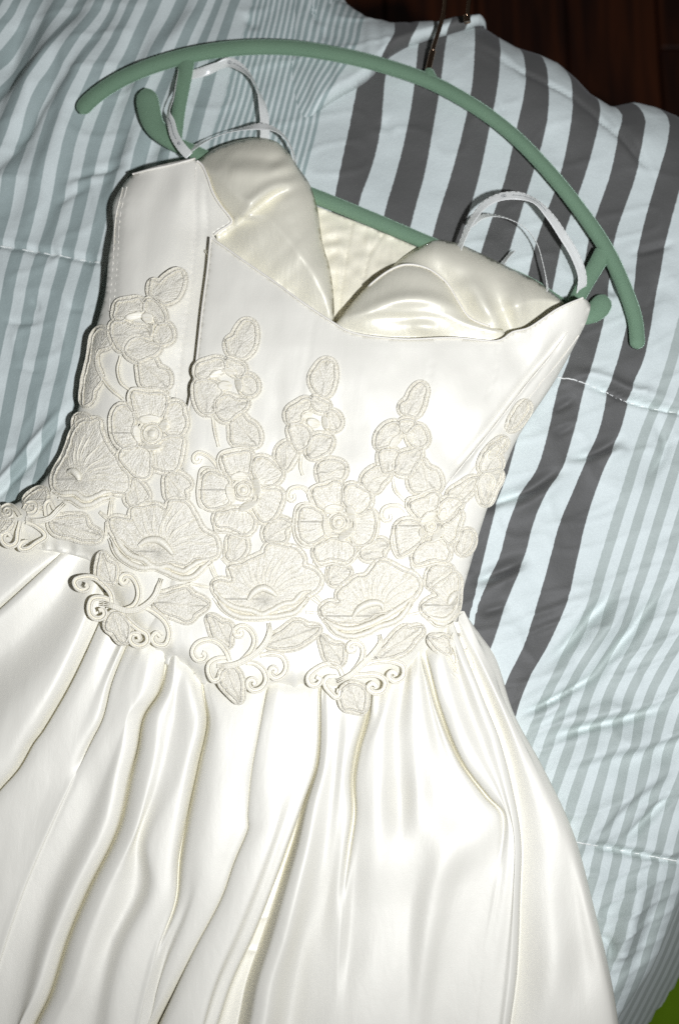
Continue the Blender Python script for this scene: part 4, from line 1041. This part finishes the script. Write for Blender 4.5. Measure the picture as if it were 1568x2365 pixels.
pansy([c2((1020,1110),(1130,1102),(1200,1150),(1220,1200),(1190,1300),(1100,1340),(1040,1250)),
       c2((1000,960),(1080,902),(1180,852),(1220,880),(1210,950),(1140,990),(1120,1070),(1012,1080),(987,1010)),
       c2((1240,832),(1320,870),(1398,920),(1380,980),(1290,970),(1222,900)),
       c2((1380,980),(1440,972),(1508,1080),(1480,1140),(1400,1150),(1382,1060)),
       c2((1190,1380),(1200,1270),(1260,1202),(1350,1202),(1420,1220),(1400,1330),(1300,1400),(1230,1420))],
      [ov(c2,1352,1080,28,64,-10), ov(c2,1240,1085,60,40,20), ov(c2,1180,1010,56,24,-30)],
      c2((1220,640),(1270,560),(1350,482),(1428,510),(1443,620),(1430,740),(1390,820),(1340,840),(1270,790),(1222,720)),
      [c2((1130,1400),(1120,1500),(1140,1580))])
pansy([c3((460,820),(560,802),(640,830),(610,900),(600,1000),(500,1020),(462,920)),
       c3((450,640),(540,562),(620,542),(660,620),(600,720),(520,780),(440,790),(422,720)),
       c3((760,600),(840,572),(898,660),(910,720),(860,780),(760,760),(722,660)),
       c3((640,545),(720,520),(790,545),(760,610),(700,650),(660,610)),
       c3((610,950),(640,860),(730,822),(840,802),(850,880),(790,960),(740,1040),(650,1040),(602,1000))],
      [ov(c3,602,722,74,32,-52), ov(c3,735,700,28,56,-12)],
      c3((650,380),(720,332),(760,242),(850,172),(898,220),(880,320),(850,430),(800,490),(730,480),(662,450)),
      [c3((580,1080),(600,1180),(690,1290))])
pansy([q3((250,610),(320,532),(395,492),(400,540),(350,600),(368,690),(300,718),(225,718)), q3((300,560),(345,535),(360,575),(310,620))], [(one(q3,(310,600)), 6, 14, 40)],
      q3((430,380),(480,292),(538,242),(558,290),(520,360),(460,430),(412,448)), [q3((250,770),(285,742),(320,790),(292,850),(260,800)), q3((215,800),(235,880),(265,930))])

LEAVES = [
 c1((690,980),(830,932),(880,1030),(958,1060),(988,1140),(960,1230),(850,1220),(720,1200),(700,1080)),
 c2((470,1060),(560,982),(620,1060),(690,1100),(738,1200),(720,1300),(600,1290),(480,1280),(462,1170)),
 c7((350,5),(470,-40),(598,10),(600,90),(560,140),(440,150),(372,180),(350,100)),
 c2((890,1370),(940,1292),(1020,1262),(1090,1350),(1040,1460),(980,1530),(912,1470)),
 c3((760,1000),(850,882),(920,980),(988,1000),(1040,1100),(1028,1180),(900,1200),(780,1200),(732,1100)),
 c3((290,1110),(350,1012),(450,962),(560,1020),(480,1130),(420,1210),(332,1170)),
 c5((330,130),(420,200),(478,320),(420,360),(300,398),(252,290),(300,240)),
 c5((640,100),(790,102),(878,210),(820,240),(830,340),(740,340),(652,330),(632,200)),
 c5((1230,690),(1370,682),(1400,760),(1380,850),(1290,920),(1202,880),(1222,800)),
 c6((940,760),(1080,672),(1198,730),(1140,790),(1140,870),(1040,900),(960,890),(932,820)),
 c7((740,820),(860,742),(900,712),(980,722),(1008,780),(960,820),(960,880),(860,900),(782,900)),
 c7((460,970),(640,982),(650,1040),(560,1130),(470,1140)),
 q3((10,870),(90,812),(150,772),(208,762),(180,840),(100,920),(32,960)),
 c8((930,640),(1000,622),(1028,680),(1008,790),(930,860),(872,800),(900,730)),
 c8((620,1000),(730,962),(838,990),(800,1080),(700,1170),(602,1160)),
 q3((215,765),(345,705),(365,760),(330,830),(272,950),(232,925)),
]
for l in LEAVES:
    o = plate("lace_leaf", l, dress, cord=0.0008)
    m = np.asarray(l); c = m.mean(0); k = np.argmax(np.linalg.norm(m - c, axis=1)); a = c + (m[k] - c) * 0.75; b_ = c - (m[k] - c) * 0.55
    cord("vein", [a, c + (random.random() - .5) * 3, b_], o, r=0.0005, dz=0.0014)
# net ground running down the left side
NETS = [c1((320,662),(420,692),(440,810),(300,880),(290,1000),(340,1130),(270,1240),(250,1340),(165,1395),(175,1150),(212,1000),(242,850),(255,740)),
        c4((720,20),(790,10),(860,40),(840,120),(800,200),(740,200),(715,110)),
        c4((310,740),(420,700),(450,760),(420,850),(360,880),(280,850),(230,830))]
for l in NETS: plate("lace_net", l, dress, cord=0.0007, h=0.0008)

def poppy(fan, lips, heart, rays, centre):
    """half-open poppy: a ribbed fan of petals above two thick rolled lips"""
    o = plate("lace_poppy", fan, dress, center=centre, ribs=60, lift=0.0003, cord=0.0008, h=0.0014)
    for i, l in enumerate(lips):
        s = Soup(); L = seglen(l); n = max(12, int(L / 5)); c = catmull(l, n)
        c = c + 1.0 * np.stack([noise2(np.arange(n) * 0.8, 0 * c[:, 0] + i, 81), noise2(np.arange(n) * 0.8, 0 * c[:, 0] + i + 5, 82)], 1)
        k = np.clip(np.minimum(np.arange(n), np.arange(n)[::-1]) / 6.0, 0.3, 1)
        s.tube(plan(c, zlace(c) + 0.0016), 0.0019 * k, 0.0018 * k, 8); s.build("rolled_lip", M_cord, o)
        cord("lip_cord", offset(l, 7), o, r=0.0007, dz=0.0009)
    s = Soup(); n = 24; c = catmull(heart, n); k = np.sin(np.linspace(0.12, math.pi - 0.12, n)) ** 0.6
    s.tube(plan(c, zlace(c) + 0.0022), 0.0027 * k, 0.0028 * k, 8); s.build("padded_heart", M_cord, o)
    for r in rays: cord("petal_rib", r, o, r=0.00055, dz=0.0016)
    return o
def rays_to(c, tips, f): 
    c = one(f, c); out = []
    for t in tips:
        t = np.array(one(f, t)); c_ = np.array(c); m = (c_ + t) / 2 + np.array([(t - c_)[1], -(t - c_)[0]]) * 0.08
        out.append([tuple(c_ + (t - c_) * 0.25), tuple(m), tuple(t)])
    return out
poppy(c5((110,520),(200,512),(300,530),(310,430),(450,402),(560,392),(640,440),(665,362),(740,342),(840,380),(950,580),(1000,640),(1098,700),(1118,860),(1040,890),(900,900),(820,960),(700,930),(560,950),(480,940),(400,870),(300,810),(180,700),(112,600)),
      [c5((130,640),(200,760),(300,860),(420,900),(480,950),(560,980),(640,960),(720,990),(800,1010),(880,960),(960,920),(1060,900)),
       c5((112,700),(180,850),(280,930),(400,980),(520,975),(620,1010),(720,1060),(820,1080),(900,1060),(960,1000),(1075,890))],
      c5((370,770),(450,722),(560,720),(640,780),(700,860)),
      rays_to((560,810), [(210,560),(300,480),(400,430),(520,410),(640,450),(700,380),(800,390),(900,520),(1000,660),(1080,760)], c5), one(c5,(560,830)))
poppy(c6((450,1290),(520,1252),(640,1270),(605,1130),(720,1102),(850,1042),(935,1000),(960,922),(1100,932),(1250,972),(1308,1060),(1300,1120),(1420,1170),(1468,1260),(1440,1330),(1340,1400),(1220,1480),(1080,1530),(950,1560),(850,1565),(740,1540),(620,1500),(520,1420),(462,1340)),
      [e2((300,260),(400,360),(520,420),(640,440),(760,480),(850,440),(960,380),(1060,360),(1130,280),(1220,260)),
       e2((310,310),(420,440),(540,500),(700,512),(840,502),(960,490),(1080,450),(1150,370),(1185,320))],
      e2((620,350),(680,272),(760,232),(820,250),(900,310)),
      rays_to((930,1430), [(560,1270),(680,1130),(780,1090),(870,1060),(950,1080),(1040,1000),(1150,980),(1260,1100),(1370,1190),(1430,1290)], c6), one(c6,(930,1440)))
poppy(c7((370,1380),(440,1312),(560,1312),(525,1235),(640,1130),(720,1072),(800,1062),(860,1000),(920,922),(1050,952),(1120,1000),(1265,1060),(1308,1140),(1260,1240),(1150,1330),(1000,1400),(900,1420),(800,1480),(700,1500),(560,1500),(432,1460)),
      [c7((400,1460),(500,1530),(640,1560),(780,1530),(900,1480),(980,1440),(1060,1390),(1150,1330),(1240,1250)),
       e3((350,450),(430,540),(560,572),(680,540),(780,490),(900,450),(970,380),(1040,265))],
      c7((670,1450),(740,1362),(870,1312),(945,1330),(960,1385)),
      rays_to((880,1420), [(440,1340),(560,1240),(650,1160),(740,1090),(830,1080),(900,1000),(1000,980),(1100,1030),(1220,1080),(1280,1160)], c7), one(c7,(880,1430)))
poppy(c8((540,1350),(600,1292),(700,1242),(645,1175),(760,1082),(850,1032),(888,1080),(890,1180),(880,1300),(850,1420),(740,1460),(620,1440),(562,1400)),
      [c8((560,1400),(660,1460),(760,1470),(840,1400),(868,1330)), c8((600,1450),(700,1510),(800,1490),(850,1430))],
      c8((790,1330),(820,1270),(850,1230),(875,1200)), rays_to((840,1330), [(640,1300),(720,1240),(780,1160),(850,1100)], c8), one(c8,(840,1330)))
poppy(c4((525,560),(605,420),(655,300),(705,160),(790,70),(870,62),(940,40),(960,150),(1040,330),(1100,400),(1150,500),(1208,560),(1228,640),(1200,738),(1100,740),(980,722),(880,790),(780,780),(690,740),(580,740),(515,680)),
      [c4((490,720),(600,742),(720,742),(800,800),(900,780),(1000,732),(1110,742)), c4((560,790),(680,802),(780,860),(870,850),(960,802),(1090,772))],
      c4((640,545),(690,535),(740,580),(750,630)), rays_to((730,600), [(640,380),(720,260),(800,180),(880,160),(960,280),(1020,400),(1100,480),(1180,600),(1180,690)], c4), one(c4,(720,610)))

def scroll(stem, curls, leaves, parent_name="lace_scroll"):
    s = Soup(); a, b_ = offset(stem, 4.0), offset(stem, -4.0)
    cord_data(s, a, 0.0009, 0.0014); cord_data(s, b_, 0.0009, 0.0014); cord_data(s, offset(stem, 0), 0.0012, 0.0010)
    o = s.build(parent_name, M_cord, dress)
    for c in curls: cord("curl", c, o, double=4.2, r=0.00085, dz=0.0012)
    for l in leaves:
        plate("leaf", l, o, cord=0.0009)
        m = np.asarray(l); cc = m.mean(0); k = np.argmax(np.linalg.norm(m - cc, axis=1)); cord("vein", [cc + (m[k] - cc) * 0.7, cc + 2, cc - (m[k] - cc) * 0.6], o, r=0.0005, dz=0.0014)
    return o
scroll(e1((350,540),(450,560),(560,600),(680,590),(780,530),(850,450),(880,370),(905,300)),
  [e1((440,560),(430,450),(360,360),(270,292),(150,290),(85,322),(110,388),(180,408),(218,372),(182,352)), e1((450,520),(350,482),(252,492),(222,570),(242,650),(310,680),(368,640),(350,592),(312,602)),
   e1((560,590),(650,550),(690,460),(670,342),(610,272),(542,272),(522,328),(568,350),(588,312)), e1((750,570),(860,630),(950,720),(980,830),(940,928),(850,918),(822,860),(860,812),(898,850)),
   e1((520,620),(600,700),(680,770),(768,830),(770,900),(700,938),(622,900),(622,832),(688,832),(698,878))],
  [e1((840,530),(880,452),(960,440),(1060,402),(1150,392),(1200,450),(1290,490),(1355,540),(1290,590),(1220,640),(1190,690),(1130,700),(1020,650),(920,620)), e1((312,300),(312,150),(345,40),(400,130),(470,160),(478,240),(450,340),(380,330)), e1((390,700),(450,622),(530,640),(590,720),(590,860),(550,908),(510,890),(450,800),(392,780))])
scroll(e2((330,970),(480,960),(600,910),(720,830),(800,730),(830,640),(820,560)),
  [e2((450,920),(420,830),(350,752),(250,722),(142,760),(102,840),(140,908),(208,908),(228,862),(192,842)), e2((420,890),(340,900),(262,950),(252,1020),(300,1108),(350,1090),(368,1032),(340,1022)),
   e2((560,920),(660,820),(690,720),(650,632),(580,592),(512,620),(512,678),(568,680),(560,642)), e2((740,870),(860,852),(950,880),(990,970),(960,1050),(880,1088),(832,1030),(860,982),(898,1010),(870,1038)),
   e2((610,940),(700,950),(780,1020),(798,1110),(740,1188),(660,1198),(622,1130),(660,1092),(698,1120),(670,1148))],
  [e2((820,720),(930,650),(1060,552),(1130,552),(1180,590),(1315,602),(1280,650),(1190,720),(1100,780),(1000,800),(900,800),(792,770)), e2((242,492),(300,502),(380,560),(450,562),(478,620),(460,700),(450,798),(380,750),(300,690),(272,600)), e2((360,1110),(400,1012),(490,982),(560,1110),(562,1220),(550,1325),(490,1260),(420,1190))])
scroll(e3((440,930),(540,880),(640,790),(720,710),(780,620),(770,560)),
  [e3((480,880),(450,820),(380,792),(290,820),(212,890),(222,948),(280,958),(308,912),(272,892)), e3((430,890),(362,900),(342,950),(390,1020),(440,1058),(468,1012),(432,1002)),
   e3((560,850),(630,760),(640,662),(590,622),(532,640),(532,688),(578,680),(570,652)), e3((640,800),(760,772),(880,772),(958,810),(958,890),(890,928),(842,880),(880,852),(908,880)),
   e3((530,890),(640,880),(760,882),(818,930),(800,1000),(730,1018),(682,980),(720,942),(748,970))],
  [e3((740,730),(820,640),(920,532),(980,492),(1010,510),(1105,492),(1108,540),(1050,600),(990,680),(880,730),(782,750)), e3((312,562),(380,620),(420,640),(478,640),(490,720),(470,798),(370,770),(332,680)), e3((480,1000),(540,952),(650,990),(660,1080),(640,1168),(560,1150),(492,1140))])
scroll(e3((1362,550),(1342,600),(1380,700),(1390,780),(1372,860)),
  [e3((1255,755),(1292,722),(1350,800),(1400,858),(1438,900),(1390,928),(1322,880),(1272,820)), e3((1400,752),(1450,712),(1498,770),(1498,840),(1442,868))],
  [e3((1152,572),(1230,590),(1290,572),(1328,640),(1318,718),(1242,680)), e3((1392,562),(1458,600),(1468,660),(1412,690))])
scroll(c4((250,990),(360,1010),(480,980),(560,900),(620,840)),
  [c4((190,960),(150,892),(80,862),(22,900),(42,958),(98,958),(108,912),(72,902)), c4((200,1010),(180,1100),(160,1218),(100,1248),(32,1200),(32,1132),(88,1122),(108,1160)),
   c4((250,1020),(340,1050),(428,1120),(438,1160),(350,1220),(260,1278),(192,1268),(222,1212),(268,1202)), c4((230,900),(270,842),(348,842),(340,920),(262,940)), c4((440,960),(440,852),(480,822),(518,900))],
  [c4((470,1010),(600,972),(820,972),(840,1060),(920,1100),(975,1150),(930,1190),(800,1190),(660,1150),(522,1120)), c4((-40,1010),(60,992),(128,1002),(60,1100),(-40,1150)), c4((-150,880),(-60,860),(0,900),(-40,980),(-140,980))])
# little bars that tie the motifs together
BARS = [c5((120,310),(110,400),(90,500)), c5((10,460),(90,530)), c5((1060,940),(1110,1060)), c5((1160,890),(1230,960)), c6((545,1040),(600,1120)), c6((1400,1370),(1470,1450)), c7((250,1240),(370,1330)), c7((230,1400),(340,1410)), c7((1200,1430),(1330,1400)),
        c7((1230,870),(1250,990)), c7((300,800),(310,940)), e1((1360,170),(1420,310)), c5((860,1130),(1060,1170)), c5((700,1190),(860,1130)), c4((1070,790),(1060,950)), c4((950,920),(1030,980)), c4((1010,1020),(1010,1150)), c3((20,1080),(120,1120)), c6((580,840),(580,1010)), c7((440,970),(450,1120)), e1((480,240),(500,330))]
for l in BARS: cord("tie_bar", l, dress, double=2.6, r=0.0007)

# ================================================================== HANGER
hanger = thing("clothes_hanger", "sage green flocked plastic hanger with a metal hook, holding the dress by ribbon loops", "hanger")
def bar(name, pts, w, z, th, mat, parent, n=60, ends=True, seg=14):
    """a flattened round bar: w = width in plan units (list or value), z = centre height, th = thickness m"""
    w = np.broadcast_to(np.array(w, float), (len(pts),)); z = np.broadcast_to(np.array(z, float), (len(pts),))
    c = catmull(np.column_stack([np.array(pts, float), w, z * 4000]), n)
    wid = c[:, 2] * 0.000305 / 2
    if ends:
        s = np.r_[0, np.cumsum(np.linalg.norm(np.diff(c[:, :2], axis=0), axis=1))]
        e = np.minimum(s, s[-1] - s); r = c[:, 2] / 2
        k = np.sqrt(np.clip(1 - (1 - np.clip(e / r, 0, 1)) ** 2, 0.0, 1)); k = np.maximum(k, 0.08)
    else: k = np.ones(len(c))
    V, F = tube_data(plan(c[:, :2], c[:, 3] / 4000), wid * k, th / 2 * np.maximum(k, 0.3), seg)
    s_ = Soup(); s_.add(V, F); o = s_.build(name, mat, parent)
    # short flocking fibres standing on the surface
    rs = np.random.RandomState(len(name) + n); m = int(seglen(c[:, :2]) * 9); ctr = plan(c[:, :2], c[:, 3] / 4000)
    i = rs.randint(0, len(c) - 1, m); j = rs.randint(0, seg, m); f1, f2 = rs.rand(m, 1), rs.rand(m, 1)
    p = (V[i * seg + j] * (1 - f1) + V[(i + 1) * seg + j] * f1) * (1 - f2) + (V[i * seg + (j + 1) % seg] * (1 - f1) + V[(i + 1) * seg + (j + 1) % seg] * f1) * f2
    nrm = p - ctr[i]; nrm /= np.linalg.norm(nrm, axis=1)[:, None] + 1e-9; nrm = nrm + rs.normal(0, 0.45, (m, 3)); sd = rs.normal(0, 1, (m, 3)); sd /= np.linalg.norm(sd, axis=1)[:, None]
    tip = p + nrm * rs.uniform(0.0004, 0.0009, (m, 1)); FV = np.stack([p - sd * 0.00010, p + sd * 0.00010, tip], 1).reshape(-1, 3)
    fz_ = link_mesh("flock_fibres", FV, [(3 * q, 3 * q + 1, 3 * q + 2) for q in range(m)], mat, o); fz_["kind"] = "stuff"
    return o
ARC = [(186, 262), (200, 240), (250, 200), (330, 160), (440, 127), (560, 110), (680, 111), (800, 130), (900, 156), (990, 188), (1080, 236), (1170, 300), (1250, 378), (1330, 474), (1400, 577), (1447, 680), (1466, 740), (1472, 806)]
arc = bar("curved_arm", ARC, [40, 42, 43, 43, 43, 42, 41, 40, 39, 38, 37, 36, 36, 36, 37, 37, 37, 37], [0.012] * 18, 0.0085, M_velvet, hanger, 420)
bar("strut", [(432, 128), (425, 190), (414, 250), (404, 330)], [46, 36, 34, 34], 0.011, 0.007, M_velvet, hanger, 40, ends=False)
bar("strut", [(1392, 584), (1372, 620), (1340, 675), (1318, 720)], [44, 40, 38, 38], 0.012, 0.007, M_velvet, hanger, 40, ends=False)
low_pts = [(338, 205), (343, 245), (357, 290), (395, 326), (450, 352), (520, 382), (640, 420), (735, 456), (860, 507), (990, 562), (1100, 606), (1220, 656), (1300, 708), (1345, 730), (1382, 712), (1396, 682)]
bar("trouser_bar", low_pts, [54, 58, 52, 42, 38, 38, 38, 38, 38, 37, 36, 36, 38, 44, 52, 50], [0.012, 0.012, 0.012, 0.012, 0.012, 0.013, 0.014, 0.0155, 0.0155, 0.0145, 0.012, 0.011, 0.011, 0.011, 0.012, 0.012], 0.007, M_velvet, hanger, 420)
# fork nubs and the boss under the hook
bar("boss", [(996, 196), (991, 172), (989, 158)], [50, 30, 24], 0.012, 0.008, M_velvet, hanger, 24)
def wire(pts, z, r, name, parent, n=90):
    c = catmull(np.column_stack([np.array(pts, float), np.array(z) * 3000]), n); s = Soup(); s.add(*tube_data(plan(c[:, :2], c[:, 2] / 3000), r, r, 12)); return s.build(name, M_metal, parent)
hook = wire([(989, 168), (994, 140), (1000, 112), (1013, 70), (1024, 30), (1028, -10), (1024, -80), (1035, -150), (1068, -185), (1102, -160), (1106, -95), (1092, -40), (1083, 0), (1080, 30), (1078, 44)],
            [0.012, 0.013, 0.014, 0.017, 0.020, 0.023, 0.026, 0.028, 0.029, 0.029, 0.028, 0.026, 0.024, 0.022, 0.021], 0.0017, "hook", hanger)
wire([(988, 166), (993, 142), (999, 118)], [0.012, 0.013, 0.014], 0.0024, "hook_collar", hook, 20)
wire([(1077, 36), (1078, 44), (1079, 52)], [0.0215, 0.021, 0.0205], 0.0027, "hook_tip", hook, 12)

# ================================================================== RIBBON LOOPS (sewn to the dress)
def ribbon(pts, z, twist, w, name, parent, n=90, edge=True):
    """satin ribbon: centre line, heights, turn about its own axis (degrees, 0 = flat), width m"""
    c = catmull(np.column_stack([np.array(pts, float), np.array(z, float) * 3000, np.array(twist, float)]), n)
    p = plan(c[:, :2], c[:, 2] / 3000); T = np.gradient(p, axis=0); T /= np.linalg.norm(T, axis=1)[:, None]
    S = np.cross(T, (0, 0, 1)); S /= np.linalg.norm(S, axis=1)[:, None]; N = np.cross(S, T)
    a = np.radians(c[:, 3])[:, None]; D = S * np.cos(a) + N * np.sin(a); NN = np.cross(D, T)
    m = 7; V = []; F = []
    for j in range(m):
        V.append(p + D * (j / (m - 1) - 0.5) * w)
    V = np.concatenate(V)
    for j in range(m - 1):
        for i in range(n - 1): F.append((j * n + i, j * n + i + 1, (j + 1) * n + i + 1, (j + 1) * n + i))
    o = link_mesh(name, V, F, M_ribbon, parent)
    md = o.modifiers.new("ribbon_thickness", 'SOLIDIFY'); md.thickness = 0.00025; md.offset = 0
    for sgn in (-0.5, 0.5):                       # picot edge
        e = p + D * sgn * w; s = Soup(); rr = 0.00022 + 0.00012 * np.sin(np.arange(n) * 2.4)
        s.add(*tube_data(e, rr, rr, 5)); s.build("selvedge", M_thread, o)
    return o, p, D, NN
def mark(o, p, D, NN, i0, w, sc=1.0):
    """two interlocked rings in an oval, then a line of tiny script, printed on the ribbon"""
    T = np.gradient(p, axis=0); T /= np.linalg.norm(T, axis=1)[:, None]
    s = Soup(); a = np.arange(16) / 16 * 2 * math.pi; q = p[i0]; up = NN[i0] * (1 if NN[i0][2] > 0 else -1)
    for cx, rx, ry in ((-0.0007, 0.0009, 0.0011), (0.0007, 0.0009, 0.0011)):
        P = q + up * 0.0005 + np.outer(cx + rx * np.cos(a), T[i0]) * sc + np.outer(ry * np.sin(a), D[i0]) * sc
        s.add(*tube_data(P, 0.00016, 0.0001, 5, closed=True))
    s.build("ring_mark", M_print, o)
    s = Soup(); L = []
    for k in range(60):
        f = i0 + 4 + k * 0.35; i = int(f)
        if i + 1 >= len(p): break
        b_ = p[i] + (p[i + 1] - p[i]) * (f - i); up = NN[i] * (1 if NN[i][2] > 0 else -1)
        L.append(b_ + up * 0.0005 + D[i] * 0.0007 * math.sin(k * 2.1) * (0.6 + 0.4 * math.sin(k * 0.7)))
    if len(L) > 6: s.add(*tube_data(np.array(L), 0.00012, 0.0001, 4)); s.build("script_mark", M_print, o)
RW = 0.0066
r1, p1, D1, N1 = ribbon([(438, 360), (420, 340), (403, 312), (396, 285), (389, 262), (396, 235), (405, 205), (411, 180), (415, 160), (419, 148)],
                        [0.026, 0.026, 0.024, 0.023, 0.022, 0.021, 0.017, 0.012, 0.007, 0.003], [8, 12, 20, 30, 62, 55, 80, 86, 88, 80], RW, "ribbon_loop", dress)
mark(r1, p1, D1, N1, 12, RW, 0.8)
r2, p2, D2, N2 = ribbon([(430, 176), (470, 166), (505, 152), (530, 144), (556, 156), (580, 180), (596, 208), (606, 240), (611, 275), (612, 300), (610, 340)],
                        [0.008, 0.010, 0.012, 0.014, 0.016, 0.017, 0.018, 0.018, 0.017, 0.016, 0.014], [0, -25, -70, -30, 10, 55, 72, 40, 12, 10, 10], RW, "ribbon_loop", dress, 110)
mark(r2, p2, D2, N2, 38, RW)
r3, p3, D3, N3 = ribbon([(430, 352), (475, 326), (520, 308), (565, 297), (605, 292), (636, 300), (660, 320), (674, 345), (682, 378)],
                        [0.014, 0.018, 0.021, 0.024, 0.026, 0.026, 0.024, 0.022, 0.018], [20, 48, 55, 40, 15, 40, 62, 70, 70], RW, "ribbon_loop", dress)
r4, p4, D4, N4 = ribbon([(1058, 580), (1072, 545), (1090, 508), (1120, 472), (1155, 455), (1195, 452), (1235, 465), (1268, 498), (1300, 545), (1328, 592), (1344, 640), (1340, 680)],
                        [0.024, 0.028, 0.031, 0.033, 0.034, 0.034, 0.033, 0.030, 0.026, 0.022, 0.018, 0.014], [55, 52, 44, 24, 12, 8, 30, 14, 4, 2, 10, 20], RW, "ribbon_loop", dress, 110)
mark(r4, p4, D4, N4, 38, RW)
r5, p5, D5, N5 = ribbon([(1085, 520), (1110, 502), (1140, 498), (1180, 508), (1216, 530), (1240, 565), (1252, 605), (1262, 650), (1266, 690)],
                        [0.020, 0.022, 0.024, 0.025, 0.025, 0.024, 0.023, 0.021, 0.018], [30, 35, 50, 60, 66, 74, 76, 70, 60], RW, "ribbon_loop", dress)
r6, p6, D6, N6 = ribbon([(1140, 640), (1158, 612), (1172, 594), (1184, 580)], [0.006, 0.010, 0.012, 0.011], [40, 50, 60, 60], 0.006, "ribbon_end", dress, 30)
